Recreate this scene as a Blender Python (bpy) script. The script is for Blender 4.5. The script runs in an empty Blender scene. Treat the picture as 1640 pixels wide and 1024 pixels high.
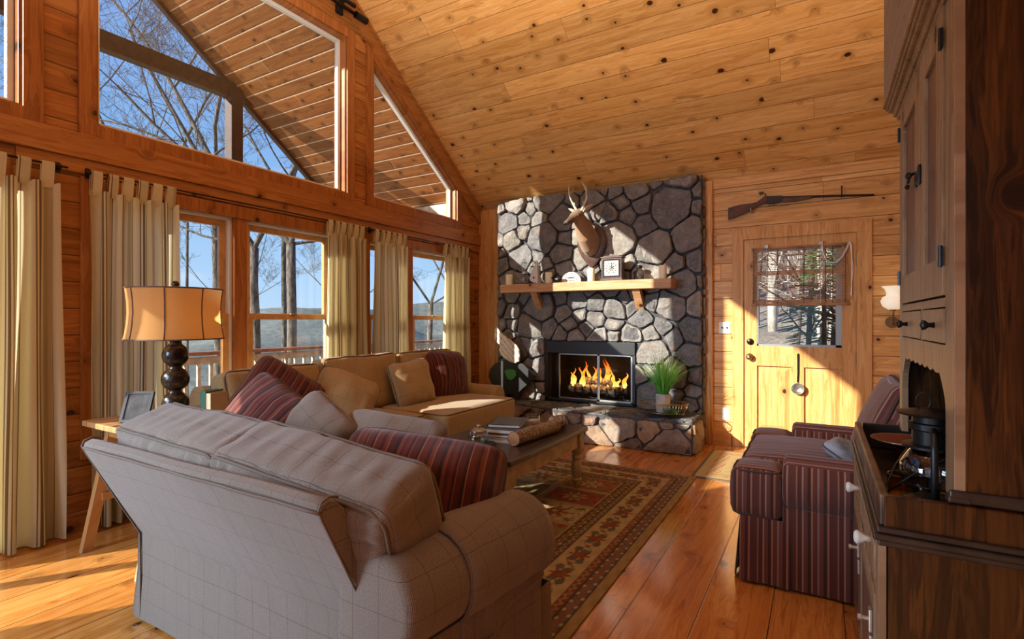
import bpy, bmesh, math, random
import numpy as np
from mathutils import Vector, Matrix, Euler, noise
R=math.radians; PI=math.pi
sc=bpy.context.scene; col=sc.collection
random.seed(7)
# ------------------------------------------------------------------ camera
cam=bpy.data.cameras.new('camera'); co=bpy.data.objects.new('camera',cam); col.objects.link(co)
cam.sensor_width=36; cam.lens=36*835/1640; cam.shift_y=1.5/1640; cam.clip_start=.02; cam.clip_end=3000
co.location=(0,0,1.235); co.rotation_euler=(R(90),0,R(30.6)); sc.camera=co
# ------------------------------------------------------------------ view
sc.view_settings.view_transform='Standard'; sc.view_settings.look='None'
sc.view_settings.gamma=1; sc.view_settings.exposure=0.05
sc.view_settings.use_curve_mapping=False
# ------------------------------------------------------------------ sky
W=bpy.data.worlds.new('sky'); sc.world=W; W.use_nodes=True
nt=W.node_tree; nt.nodes.clear()
def wn(t,**k):
    n=nt.nodes.new(t)
    for a,b in k.items(): setattr(n,a,b)
    return n
out=wn('ShaderNodeOutputWorld'); bg=wn('ShaderNodeBackground'); tc=wn('ShaderNodeTexCoord')
sp=wn('ShaderNodeSeparateXYZ'); nt.links.new(tc.outputs['Generated'],sp.inputs[0])
cr=wn('ShaderNodeValToRGB'); nt.links.new(sp.outputs['Z'],cr.inputs[0])
e=cr.color_ramp.elements; e[0].position=0.0; e[0].color=(.50,.68,.88,1); e[1].position=.75; e[1].color=(.085,.22,.60,1)
for p,c in ((.08,(.40,.62,.90,1)),(.3,(.20,.42,.80,1))):
    k=e.new(p); k.color=c
nz=wn('ShaderNodeTexNoise'); nz.inputs['Scale'].default_value=3.5; nz.inputs['Detail'].default_value=6
mp=wn('ShaderNodeMapping'); mp.inputs['Scale'].default_value=(1,1,4); nt.links.new(tc.outputs['Generated'],mp.inputs[0]); nt.links.new(mp.outputs[0],nz.inputs['Vector'])
c2=wn('ShaderNodeValToRGB'); c2.color_ramp.elements[0].position=.58; c2.color_ramp.elements[1].position=.8
c2.color_ramp.elements[1].color=(.5,.5,.5,1)
nt.links.new(nz.outputs['Fac'],c2.inputs[0])
mx=wn('ShaderNodeMixRGB'); nt.links.new(c2.outputs[0],mx.inputs[0]); nt.links.new(cr.outputs[0],mx.inputs[1]); mx.inputs[2].default_value=(.9,.92,.95,1)
nt.links.new(mx.outputs[0],bg.inputs[0]); bg.inputs[1].default_value=1.15; nt.links.new(bg.outputs[0],out.inputs[0])
# ------------------------------------------------------------------ sun and added area fills
SUN=Vector((.657,1,-.527)).normalized()
l=bpy.data.lights.new('sun','SUN'); l.energy=13; l.angle=R(.5); l.color=(1,.93,.80)
lo=bpy.data.objects.new('sun',l); lo.rotation_euler=SUN.to_track_quat('-Z','Y').to_euler(); lo.location=(-8,-10,9); col.objects.link(lo)
def area(name,loc,rot,sx,sy,en,c):
    l=bpy.data.lights.new(name,'AREA'); l.shape='RECTANGLE'; l.size=sx; l.size_y=sy; l.energy=en; l.color=c
    o=bpy.data.objects.new(name,l); o.location=loc; o.rotation_euler=rot; col.objects.link(o); return o
area('fill_upward',(-1.0,1.4,2.9),(R(172),0,0),3.2,2.2,128,(1,.92,.80))  # added fill aimed up to brighten the ceiling, no fixture there
area('fill_high',(-1.0,-.3,4.6),(R(14),0,0),2.4,1.2,16,(1,.92,.82))  # added soft fill from above, not a lamp of the room
area('fill_rear',(-1.0,-2.4,2.3),(R(72),0,0),3.2,1.6,9,(1,.92,.84))  # added weak fill from behind the camera
q=area('fill_rear_cool',(-3.3,-1.3,1.5),Vector((1.2,2.3,-.95)).to_track_quat('-Z','Y').to_euler(),1.2,1.4,42,(.58,.78,1)); q.data.spread=R(75)  # added cool fill for the loveseat back, no window built there

# ================================================================== node helper
class NT:
    def __init__(s,name):
        s.m=bpy.data.materials.new(name); s.m.use_nodes=True; s.t=s.m.node_tree; s.t.nodes.clear()
        s.out=s.n('ShaderNodeOutputMaterial')
    def n(s,t,**k):
        x=s.t.nodes.new(t)
        for a,b in k.items(): setattr(x,a,b)
        return x
    def set(s,i,v):
        if hasattr(v,'is_output') or isinstance(v,bpy.types.NodeSocket): s.t.links.new(v,i)
        elif isinstance(v,(tuple,list)) and len(v)==3 and i.type=='RGBA': i.default_value=(*v,1)
        else: i.default_value=v
    def m_(s,op,a,b=0.0,c=0.0,clamp=False):
        x=s.n('ShaderNodeMath',operation=op,use_clamp=clamp); s.set(x.inputs[0],a); s.set(x.inputs[1],b)
        if op in('MULTIPLY_ADD','WRAP','COMPARE'): s.set(x.inputs[2],c)
        return x.outputs[0]
    def mr(s,v,a,b,c=0.,d=1.,smooth=True):
        x=s.n('ShaderNodeMapRange'); x.interpolation_type='SMOOTHSTEP' if smooth else 'LINEAR'
        s.set(x.inputs[0],v)
        for i,q in enumerate((a,b,c,d)): s.set(x.inputs[i+1],q)
        return x.outputs[0]
    def vec(s,a,b,c=0.0):
        x=s.n('ShaderNodeCombineXYZ'); s.set(x.inputs[0],a); s.set(x.inputs[1],b); s.set(x.inputs[2],c); return x.outputs[0]
    def sep(s,v):
        x=s.n('ShaderNodeSeparateXYZ'); s.set(x.inputs[0],v); return x.outputs
    def noise(s,v,scale,detail=3,rough=.5,dist=0.):
        x=s.n('ShaderNodeTexNoise'); s.set(x.inputs['Vector'],v); s.set(x.inputs['Scale'],scale); x.inputs['Detail'].default_value=detail
        x.inputs['Roughness'].default_value=rough; x.inputs['Distortion'].default_value=dist; return x.outputs['Fac']
    def white(s,v):
        x=s.n('ShaderNodeTexWhiteNoise'); x.noise_dimensions='3D'; s.set(x.inputs['Vector'],v); return x.outputs['Value']
    def vor(s,v,scale,feat='F1',rnd=1.):
        x=s.n('ShaderNodeTexVoronoi',feature=feat); s.set(x.inputs['Vector'],v); x.inputs['Scale'].default_value=scale; x.inputs['Randomness'].default_value=rnd; return x.outputs
    def mix(s,f,a,b,blend='MIX'):
        x=s.n('ShaderNodeMixRGB',blend_type=blend); s.set(x.inputs[0],f); s.set(x.inputs[1],a); s.set(x.inputs[2],b); return x.outputs[0]
    def ramp(s,v,stops,const=False):
        x=s.n('ShaderNodeValToRGB'); s.set(x.inputs[0],v); r=x.color_ramp
        if const: r.interpolation='CONSTANT'
        r.elements[0].position=stops[0][0]; r.elements[0].color=(*stops[0][1],1)
        r.elements[1].position=stops[-1][0]; r.elements[1].color=(*stops[-1][1],1)
        for p,c in stops[1:-1]:
            k=r.elements.new(p); k.color=(*c,1)
        return x.outputs[0]
    def bump(s,h,st=.3,d=.01):
        x=s.n('ShaderNodeBump'); x.inputs['Strength'].default_value=st; x.inputs['Distance'].default_value=d; s.set(x.inputs['Height'],h); return x.outputs[0]
    def pbr(s,colr,rough=.5,metal=0.,normal=None,spec=.5,coat=0.,coatr=.1,emit=None,es=0.,sheen=0.,trans=0.,ior=1.45):
        x=s.n('ShaderNodeBsdfPrincipled'); s.set(x.inputs['Base Color'],colr); s.set(x.inputs['Roughness'],rough); s.set(x.inputs['Metallic'],metal)
        x.inputs['Specular IOR Level'].default_value=spec; x.inputs['Coat Weight'].default_value=coat; x.inputs['Coat Roughness'].default_value=coatr
        x.inputs['Sheen Weight'].default_value=sheen; x.inputs['Transmission Weight'].default_value=trans; x.inputs['IOR'].default_value=ior
        if normal is not None: s.set(x.inputs['Normal'],normal)
        if emit is not None: s.set(x.inputs['Emission Color'],emit); s.set(x.inputs['Emission Strength'],es)
        s.t.links.new(x.outputs[0],s.out.inputs[0]); return x.outputs[0]
    def mixs(s,f,a,b):
        x=s.n('ShaderNodeMixShader'); s.set(x.inputs[0],f); s.t.links.new(a,x.inputs[1]); s.t.links.new(b,x.inputs[2]); s.t.links.new(x.outputs[0],s.out.inputs[0]); return x.outputs[0]
    def pos(s): return s.n('ShaderNodeNewGeometry').outputs['Position']
    def obj(s): return s.n('ShaderNodeTexCoord').outputs['Object']
    def uv(s): return s.n('ShaderNodeTexCoord').outputs['UV']

def simple(name,c,rough=.5,metal=0.,bs=0.,bscale=40,var=0.,**k):
    t=NT(name); o=t.obj(); cc=c; nrm=None
    if var:
        f=t.noise(o,bscale*.3,4); cc=t.mix(t.mr(f,.3,.7),tuple(max(0,x*(1-var)) for x in c),tuple(min(1,x*(1+var)) for x in c))
    if bs: nrm=t.bump(t.noise(o,bscale,4),bs,.005)
    t.pbr(cc,rough,metal,nrm,**k); return t.m

def pine(name,ua,va,w,L,light,mid,dark,knots=1.,rough=.4,groove=(.10,.04,.012),gw=.003,space='pos',vscale=1.,seed=0.,coat=0.,kc=(.055,.018,.006),boards=True,varamt=.35,gb=.6,spec=.35):
    t=NT(name); p=t.pos() if space=='pos' else t.obj(); s=t.sep(p)
    u=s['XYZ'.index(ua)]; v=t.m_('MULTIPLY',s['XYZ'.index(va)],vscale)
    if space=='pos' and True:
        v=t.m_('ADD',v,50.0); u=t.m_('ADD',u,50.0)
    vi=t.m_('FLOOR',t.m_('DIVIDE',v,w)) if boards else 0.
    r1=t.white(t.vec(vi,seed,3.3)) if boards else .3
    uu=t.m_('ADD',u,t.m_('MULTIPLY',r1,7.0))
    li=t.m_('FLOOR',t.m_('DIVIDE',uu,L)) if boards else 0.
    cell=t.white(t.vec(vi,li,seed+1.7)) if boards else .4
    cell2=t.white(t.vec(li,vi,seed+9.1)) if boards else .6
    # knots
    kp=t.vec(t.m_('ADD',t.m_('MULTIPLY',uu,.8),t.m_('MULTIPLY',cell,11.)),v,0.)
    vo=t.vor(kp,5.2); vo['Distance'].node.voronoi_dimensions='2D'
    kd=vo['Distance']; kr=t.sep(vo['Color'])[0]
    wob=t.noise(kp,30,2)
    kd2=t.m_('ADD',kd,t.m_('MULTIPLY',t.m_('SUBTRACT',wob,.5),.07))
    rad=t.m_('ADD',.012,t.m_('MULTIPLY',t.m_('POWER',t.mr(kr,1-.78*knots,1.,0.,1.,False),1.5),.105))
    act=t.m_('GREATER_THAN',kr,1-.78*knots+.02)
    km=t.m_('MULTIPLY',t.m_('SUBTRACT',1.,t.mr(t.m_('SUBTRACT',kd2,rad),-.025,.008)),act)
    halo=t.m_('MULTIPLY',t.m_('SUBTRACT',1.,t.mr(kd2,0.03,.30)),act)
    # grain
    bend=t.m_('MULTIPLY',halo,.05)
    vv=t.m_('ADD',v,bend)
    gp=t.vec(t.m_('ADD',t.m_('MULTIPLY',uu,1.1),t.m_('MULTIPLY',cell,31.)),t.m_('MULTIPLY',vv,14.),t.m_('MULTIPLY',cell,5.))
    g1=t.noise(gp,1.3,5,.6,1.2)
    gp2=t.vec(t.m_('MULTIPLY',uu,3.),t.m_('MULTIPLY',vv,110.),cell)
    g2=t.noise(gp2,1.,3,.6,.2)
    rings=t.m_('MULTIPLY_ADD',t.m_('SINE',t.m_('MULTIPLY_ADD',g1,40.,t.m_('MULTIPLY',vv,60.))),.5,.5)
    f=t.m_('ADD',t.m_('MULTIPLY',g1,.75),t.m_('ADD',t.m_('MULTIPLY',g2,.22),t.m_('MULTIPLY',rings,.13)))
    c=t.ramp(f,[(.28,dark),(.5,mid),(.72,light)])
    c=t.mix(t.m_('MULTIPLY',halo,.5),c,tuple(a*.7 for a in dark))
    val=t.m_('ADD',1-varamt*.5,t.m_('MULTIPLY',cell,varamt))
    c=t.mix(1.,c,t.vec(val,t.m_('MULTIPLY',val,t.m_('ADD',.93,t.m_('MULTIPLY',cell2,.1))),t.m_('MULTIPLY',val,t.m_('ADD',.85,t.m_('MULTIPLY',cell2,.25)))),'MULTIPLY')
    st=t.noise(t.vec(t.m_('ADD',t.m_('MULTIPLY',uu,3.2),t.m_('MULTIPLY',cell2,23.)),t.m_('MULTIPLY',vv,11.),cell),1.,2,.5,.8)
    c=t.mix(t.m_('MULTIPLY',t.mr(st,.70,.80),.55*min(1.,knots*1.4)),c,tuple(a*.45 for a in dark))
    c=t.mix(km,c,kc)
    hgt=t.m_('MULTIPLY',t.m_('ADD',g1,g2),.08)
    if boards:
        fv=t.m_('FRACT',t.m_('DIVIDE',v,w)); dv=t.m_('MULTIPLY',t.m_('MINIMUM',fv,t.m_('SUBTRACT',1.,fv)),w)
        fu=t.m_('FRACT',t.m_('DIVIDE',uu,L)); du=t.m_('MULTIPLY',t.m_('MINIMUM',fu,t.m_('SUBTRACT',1.,fu)),L)
        gv=t.mr(dv,gw*.35,gw); gu=t.mr(du,.0006,.002)
        gm=t.m_('MULTIPLY',gv,gu)
        c=t.mix(gm,groove,c)
        hgt=t.m_('ADD',hgt,t.m_('MULTIPLY',t.mr(dv,0.,gw*2.6),gb))
    nrm=t.bump(hgt,.5,.006)
    t.pbr(c,rough,0.,nrm,spec=spec,coat=coat,coatr=.12); return t.m

def weave(name,base,line,plaid=.085,fine=1.):
    t=NT(name); s=t.sep(t.uv()); u,v=s[0],s[1]
    fu=t.m_('FRACT',t.m_('DIVIDE',u,plaid)); fv=t.m_('FRACT',t.m_('DIVIDE',v,plaid))
    lu=t.m_('LESS_THAN',fu,.022); lv=t.m_('LESS_THAN',fv,.022)
    ln=t.m_('MAXIMUM',lu,lv)
    wv=t.m_('MULTIPLY',t.m_('SINE',t.m_('MULTIPLY',t.m_('ADD',u,v),900.)),t.m_('SINE',t.m_('MULTIPLY',t.m_('SUBTRACT',u,v),900.)))
    nn=t.noise(t.vec(t.m_('MULTIPLY',u,260.),t.m_('MULTIPLY',v,260.)),1.,2)
    f=t.m_('ADD',t.m_('MULTIPLY',wv,.5),nn)
    c=t.mix(t.mr(f,.1,.9,0,1,False),tuple(x*.5 for x in base),tuple(min(1,x*1.45) for x in base))
    c=t.mix(t.m_('MULTIPLY',ln,.7),c,line)
    big=t.noise(t.obj(),9,4)
    t.pbr(c,.9,0.,t.bump(t.m_('ADD',t.m_('MULTIPLY',f,.12),t.m_('MULTIPLY',big,1.2)),.6,.008),spec=.15,sheen=.25); return t.m

def stripes(name,period,stops,bumpy=True,rough=.9,tl=0.,sheen=.25,axis=0):
    t=NT(name); s=t.sep(t.uv()); u=s[axis]
    f=t.m_('FRACT',t.m_('DIVIDE',t.m_('ADD',u,40.),period))
    c=t.ramp(f,stops,True)
    nn=t.noise(t.vec(t.m_('MULTIPLY',s[0],300.),t.m_('MULTIPLY',s[1],300.)),1.,2)
    c=t.mix(t.m_('MULTIPLY',t.mr(nn,.35,.65),.35),c,t.mix(1.,c,(.55,.5,.5),'MULTIPLY'))
    big=t.noise(t.obj(),8,4)
    b=t.pbr(c,rough,0.,t.bump(t.m_('ADD',t.m_('MULTIPLY',nn,.15),big),.4,.006),spec=.15,sheen=sheen)
    if tl:
        x=t.n('ShaderNodeBsdfTranslucent'); t.set(x.inputs[0],c); t.mixs(tl,b,x.outputs[0])
    return t.m

def glass(name,tint=(1,1,1),k=1.):
    t=NT(name); tr=t.n('ShaderNodeBsdfTransparent'); t.set(tr.inputs[0],tint); gl=t.n('ShaderNodeBsdfGlossy'); gl.inputs['Roughness'].default_value=.02
    lw=t.n('ShaderNodeLayerWeight'); lw.inputs[0].default_value=.5
    fr=t.m_('MULTIPLY_ADD',t.m_('POWER',lw.outputs['Facing'],5.),.9,.035)
    t.mixs(t.m_('MULTIPLY',fr,k),tr.outputs[0],gl.outputs[0]); return t.m

# ================================================================== materials
M={}
PL=(.74,.43,.17);PM=(.60,.30,.095);PD=(.35,.145,.038)
M['ceil']=pine('knotty_pine_ceiling','X','Y',.20,3.4,(.83,.50,.20),(.69,.365,.115),(.42,.175,.042),knots=.72,rough=.34,vscale=1.25,seed=2.,varamt=.36,gw=.0028,groove=(.22,.09,.03))
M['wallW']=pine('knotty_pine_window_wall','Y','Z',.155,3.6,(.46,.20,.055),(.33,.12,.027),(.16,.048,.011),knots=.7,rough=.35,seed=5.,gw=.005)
M['wallF']=pine('knotty_pine_fireplace_wall','X','Z',.175,3.0,(.78,.46,.18),(.64,.33,.105),(.38,.165,.042),knots=.5,rough=.38,seed=8.,gw=.004)
M['floor']=pine('varnished_wide_pine_floor','Y','X',.265,3.8,(.64,.31,.085),(.50,.205,.045),(.29,.095,.018),knots=.6,rough=.13,seed=11.,groove=(.03,.012,.005),gw=.0025,coat=.6,gb=.35,spec=.5)
M['porch']=pine('porch_ceiling_pine','X','Y',.15,3.2,(.36,.15,.045),(.26,.09,.024),(.13,.038,.010),knots=.85,rough=.4,vscale=1.25,seed=14.,groove=(.75,.62,.48),gw=.007)  # pale groove colour paints sunlit highlights along the board edges
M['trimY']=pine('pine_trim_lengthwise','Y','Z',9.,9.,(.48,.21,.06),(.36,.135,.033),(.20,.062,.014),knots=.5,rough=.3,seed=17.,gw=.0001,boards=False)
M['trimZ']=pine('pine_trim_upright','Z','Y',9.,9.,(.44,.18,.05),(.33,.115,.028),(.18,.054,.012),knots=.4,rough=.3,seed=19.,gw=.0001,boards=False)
M['trimX']=pine('pine_trim_crosswise','X','Z',9.,9.,PL,PM,PD,knots=.22,rough=.35,seed=23.,gw=.0001,boards=False)
M['trimFZ']=pine('pine_trim_door_upright','Z','X',9.,9.,PL,PM,PD,knots=.16,rough=.35,seed=29.,gw=.0001,boards=False)
M['mantel']=pine('mantel_timber','X','Z',9.,9.,(.62,.36,.19),(.50,.26,.12),(.30,.13,.05),knots=.5,rough=.5,seed=31.,boards=False)
M['table_top']=pine('dark_table_top_wood','Y','X',.13,9.,(.085,.06,.048),(.055,.038,.03),(.028,.02,.016),knots=.2,rough=.28,seed=37.,groove=(.03,.02,.015),gw=.0015)
M['table_leg']=simple('worn_tan_table_paint',(.42,.33,.19),.55,bs=.15,var=.2)
M['side_top']=pine('oak_side_table','Y','X',.2,9.,(.50,.30,.14),(.40,.22,.09),(.25,.12,.045),knots=.3,rough=.45,seed=41.)
M['cabinet']=pine('dark_stained_cabinet_wood','Z','X',9.,9.,(.085,.030,.006),(.022,.0075,.0022),(.005,.002,.001),knots=.15,rough=.32,seed=43.,boards=False,kc=(.012,.005,.002))
M['cab_front']=pine('worn_brown_cabinet_front','Z','Y',9.,9.,(.33,.215,.125),(.235,.145,.08),(.12,.065,.033),knots=.25,rough=.45,seed=47.,boards=False,kc=(.03,.012,.006))
M['cab_panel']=pine('plum_brown_cabinet_panel','Z','Y',9.,9.,(.15,.085,.062),(.115,.06,.043),(.065,.032,.022),knots=.1,rough=.35,seed=53.,boards=False)
M['frieze']=pine('grey_brown_frieze_board','Y','Z',9.,9.,(.26,.20,.15),(.20,.15,.115),(.11,.08,.06),knots=.1,rough=.6,seed=71.,boards=False)
M['rim']=simple('worn_dark_rim_wood',(.10,.062,.038),.4,bs=.3,bscale=30,var=.7)
M['cab_black']=simple('blackened_cabinet_edge',(.02,.014,.011),.35,bs=.2,var=.4)
M['white_vinyl']=simple('white_vinyl_window_frame',(.72,.72,.70),.4)
M['sash']=simple('golden_wood_sash',(.56,.30,.11),.35,bs=.06,var=.15)
M['dark_sash']=simple('dark_brown_exterior_wood',(.04,.014,.010),.6,var=.3)
M['glass']=glass('window_glass',(.97,.98,.98),.8)
M['fglass']=glass('fireplace_door_glass',(.9,.9,.9),1.0)
M['clear']=glass('clear_lamp_glass',(.86,.89,.90),3.)
M['smoke']=glass('dark_oil_filled_glass',(.42,.38,.36),3.)
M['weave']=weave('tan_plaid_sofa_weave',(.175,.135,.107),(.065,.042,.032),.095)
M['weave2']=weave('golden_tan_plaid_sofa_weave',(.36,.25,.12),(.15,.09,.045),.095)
M['pipe']=simple('tan_piping_cord',(.13,.095,.07),.85)
M['pipe_d']=simple('brown_piping_cord',(.075,.042,.032),.85)
RS=[(0,(.13,.026,.02)),(.08,(.045,.014,.013)),(.13,(.17,.055,.025)),(.16,(.085,.018,.016)),(.27,(.035,.013,.013)),(.33,(.27,.12,.055)),(.355,(.11,.022,.018)),(.48,(.055,.016,.015)),(.55,(.15,.035,.022)),(.62,(.22,.10,.06)),(.645,(.075,.017,.015)),(.78,(.033,.012,.012)),(.86,(.16,.045,.026)),(.93,(.08,.02,.016))]
M['red']=stripes('red_brown_striped_fabric',.17,RS)
AS=[(0,(.11,.045,.038)),(.09,(.30,.13,.075)),(.13,(.10,.038,.034)),(.24,(.36,.22,.17)),(.28,(.15,.055,.042)),(.38,(.06,.026,.026)),(.46,(.33,.14,.07)),(.51,(.13,.048,.042)),(.62,(.29,.18,.15)),(.66,(.17,.06,.045)),(.76,(.07,.03,.03)),(.85,(.34,.15,.09)),(.90,(.11,.04,.036))]
M['chair']=stripes('plum_striped_chair_fabric',.16,AS)
CS=[(0,(.86,.80,.56)),(.28,(.26,.19,.10)),(.31,(.86,.80,.56)),(.35,(.24,.17,.09)),(.41,(.86,.80,.56)),(.45,(.26,.19,.10)),(.48,(.78,.72,.48)),(.66,(.55,.49,.28)),(.74,(.68,.62,.43)),(.86,(.30,.22,.12)),(.885,(.86,.80,.56))]
M['curtain']=stripes('cream_striped_curtain_cloth',.26,CS,tl=.5,sheen=0.)
M['iron']=simple('black_iron',(.03,.03,.032),.33,.75,bs=.1)
M['black']=simple('matte_black_paint',(.015,.015,.017),.45)
M['brass']=simple('aged_brass',(.30,.20,.09),.35,.9)
M['bronze']=simple('dark_bronze_lamp_body',(.020,.012,.009),.22,.3,var=.5)
M['silver']=simple('pewter',(.42,.42,.40),.35,.9)
M['white']=simple('white_porcelain',(.62,.61,.57),.35)
M['plastic']=simple('white_switch_plastic',(.82,.80,.74),.4)
M['wax']=simple('ivory_candle_wax',(.83,.76,.56),.5)
M['red_clay']=simple('red_enamel',(.14,.03,.02),.3)
M['paper']=simple('book_pages',(.70,.67,.60),.7)
M['book1']=simple('dark_grey_book_cover',(.06,.06,.065),.35)
M['book2']=simple('tan_book_cover',(.35,.25,.16),.4)
M['book3']=simple('pale_grey_book_cover',(.35,.36,.38),.4)
M['green']=simple('green_book_cover',(.015,.09,.05),.35)
M['cord']=simple('white_cord',(.82,.80,.76),.7)
M['bamboo']=simple('brown_bamboo_slats',(.36,.17,.065),.5,var=.35)
M['bamboo_d']=simple('dark_binding_twine',(.09,.025,.02),.8)
M['deck']=pine('grey_deck_boards','Y','X',.14,3.,(.42,.36,.30),(.34,.28,.23),(.22,.18,.14),knots=.3,rough=.7,seed=61.,gw=.006,groove=(.03,.02,.02))
M['rail']=simple('pale_weathered_railing_wood',(.50,.42,.33),.7,var=.25)
M['railbrown']=simple('red_brown_rail_cap',(.28,.12,.07),.6,var=.25)
M['mortar']=simple('dark_grey_mortar',(.06,.06,.066),.95,bs=.5,bscale=60,var=.3)
M['soot']=simple('sooty_firebox_lining',(.008,.007,.007),.8,bs=.3,var=.5)

def stone(name,stops,rough=.85):
    t=NT(name); g=t.n('ShaderNodeNewGeometry'); r=g.outputs['Random Per Island']; p=g.outputs['Position']
    c=t.ramp(r,stops)
    n1=t.noise(p,9,6,.65); n2=t.noise(p,45,5,.7)
    c=t.mix(t.mr(n1,.3,.75),t.mix(1.,c,(.55,.55,.58),'MULTIPLY'),c)
    c=t.mix(t.m_('MULTIPLY',t.mr(n2,.45,.75),.4),c,(.42,.39,.35))
    c=t.mix(t.m_('MULTIPLY',t.mr(t.noise(p,5,3),.58,.75),.45),c,(.30,.17,.08))
    t.pbr(c,rough,0.,t.bump(t.m_('ADD',n1,t.m_('MULTIPLY',n2,.5)),.9,.02),spec=.25); return t.m
M['stone']=stone('grey_field_stone',[(0,(.13,.13,.135)),(.2,(.25,.24,.235)),(.4,(.165,.165,.175)),(.55,(.32,.29,.25)),(.7,(.20,.195,.20)),(.85,(.29,.26,.23)),(1,(.37,.35,.33))])
M['stone2']=stone('tan_hearth_stone',[(0,(.20,.17,.15)),(.25,(.42,.24,.13)),(.45,(.22,.15,.14)),(.6,(.46,.27,.14)),(.8,(.30,.23,.18)),(1,(.40,.33,.26))])
M['slate']=stone('dark_slate_hearth_top',[(0,(.07,.075,.08)),(.5,(.12,.12,.125)),(1,(.20,.20,.20))],.5)
def bark(name,c1,c2,sc_=6):
    t=NT(name); p=t.sep(t.obj()); v=t.vec(t.m_('MULTIPLY',p[0],sc_),t.m_('MULTIPLY',p[1],sc_),t.m_('MULTIPLY',p[2],sc_*.35))
    n=t.noise(v,2.5,6,.7); t.pbr(t.mix(t.mr(n,.35,.65),c1,c2),.9,0.,t.bump(n,.8,.03),spec=.1); return t.m
M['bark']=bark('grey_tree_bark',(.06,.05,.045),(.20,.175,.15))
M['bark_d']=bark('dark_branch_bark',(.05,.035,.028),(.14,.10,.075))
M['birch']=bark('pale_trunk_bark',(.32,.28,.24),(.60,.56,.50))
M['logbark']=bark('birch_log_bark',(.11,.05,.028),(.55,.46,.36),38)
def terrain(name,a,b,c_,s1=.05):
    t=NT(name); p=t.pos(); n=t.noise(p,s1,8,.65); n2=t.noise(p,s1*14,5,.7)
    c=t.mix(t.mr(n,.4,.62),a,b); c=t.mix(t.mr(n2,.42,.68),c,c_); t.pbr(c,.95,spec=.05); return t.m
M['hill']=terrain('haze_tinted_winter_forest',(.135,.155,.15),(.19,.20,.19),(.095,.115,.10),.02)  # distance haze is mixed into these base colours
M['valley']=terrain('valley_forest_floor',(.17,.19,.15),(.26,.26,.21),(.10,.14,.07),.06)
M['leaf']=terrain('leaf_litter_slope',(.19,.155,.13),(.27,.235,.20),(.10,.08,.065),.9)
t=NT('green_grass_blade'); s=t.sep(t.obj()); t.pbr(t.ramp(t.mr(s[2],.12,.5,0,1,False),[(0,(.02,.16,.03)),(.5,(.16,.55,.07)),(1,(.45,.75,.25))]),.5,spec=.3); M['grass']=t.m
t=NT('glazed_cream_pot'); t.pbr(t.mix(t.mr(t.noise(t.obj(),14,3),.4,.6),(.55,.48,.38),(.35,.36,.38)),.3); M['pot']=t.m
t=NT('deer_hide'); s=t.sep(t.uv()); n=t.noise(t.obj(),60,4); f=t.m_('ADD',s[0],t.m_('MULTIPLY',t.m_('SUBTRACT',n,.5),.12))
t.pbr(t.ramp(f,[(0,(.72,.62,.48)),(.28,(.66,.52,.36)),(.42,(.42,.23,.105)),(.8,(.30,.155,.075)),(1,(.22,.12,.07))]),.85,0.,t.bump(n,.4,.004),spec=.1,sheen=.3); M['deer']=t.m
M['deerdark']=simple('dark_nose_and_eye',(.02,.014,.012),.2)
M['deerear']=simple('pale_ear_fur',(.55,.45,.34),.9,bs=.3)
M['antler']=simple('bone_antler',(.62,.53,.38),.5,bs=.1,var=.25)
M['plaque']=simple('walnut_plaque',(.085,.045,.035),.4,var=.3)
t=NT('lit_linen_lampshade'); s=t.sep(t.obj()); w1=t.noise(t.vec(t.m_('MULTIPLY',s[0],40.),t.m_('MULTIPLY',s[1],40.),t.m_('MULTIPLY',s[2],500.)),1.,3)
c=t.mix(w1,(.46,.25,.085),(.64,.38,.16)); d=t.pbr(c,.9,spec=.1); tr=t.n('ShaderNodeBsdfTranslucent'); t.set(tr.inputs[0],(.90,.50,.18)); t.mixs(.55,d,tr.outputs[0]); M['shade']=t.m
M['shadeband']=simple('brown_shade_ribbon',(.10,.045,.025),.7)
t=NT('opal_glass_shade'); t.pbr((.85,.80,.70),.25,emit=(1,.85,.62),es=.5); M['opal']=t.m
t=NT('flame'); s=t.sep(t.obj()); n=t.noise(t.obj(),16,3,.5,.6)
f=t.m_('ADD',t.mr(s[2],0.,.33,0,1,False),t.m_('MULTIPLY',t.m_('SUBTRACT',n,.5),.9))
em=t.n('ShaderNodeEmission'); t.set(em.inputs[0],t.ramp(f,[(0,(1,.62,.22)),(.3,(1,.42,.05)),(.65,(1,.16,.012)),(1,(.6,.05,.0))])); em.inputs[1].default_value=2.6
tr=t.n('ShaderNodeBsdfTransparent'); lw=t.n('ShaderNodeLayerWeight'); lw.inputs[0].default_value=.35
t.mixs(t.m_('MAXIMUM',t.mr(lw.outputs['Facing'],.25,.85),t.mr(f,.75,1.15)),em.outputs[0],tr.outputs[0]); M['flame']=t.m
t=NT('glowing_charred_log'); n=t.noise(t.obj(),26,5,.7); c=t.mix(t.mr(n,.4,.6),(.03,.025,.02),(.50,.45,.40)); t.pbr(c,.9,emit=(1,.25,.03),es=t.m_('MULTIPLY',t.mr(n,.62,.75),1.2)); M['ember']=t.m
t=NT('cream_carved_wing'); s=t.sep(t.obj()); n=t.noise(t.obj(),30,4); w_=t.m_('SINE',t.m_('ADD',t.m_('MULTIPLY',t.m_('ADD',s[2],s[0]),90.),t.m_('MULTIPLY',n,9.)))
t.pbr(t.mix(t.m_('MULTIPLY',t.mr(w_,.5,.95),.6),(.70,.63,.52),(.28,.16,.10)),.8,0.,t.bump(w_,.4,.01)); M['wing']=t.m
M['pigtgreen']=simple('green_enamel_patch',(.05,.28,.07),.4)
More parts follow.
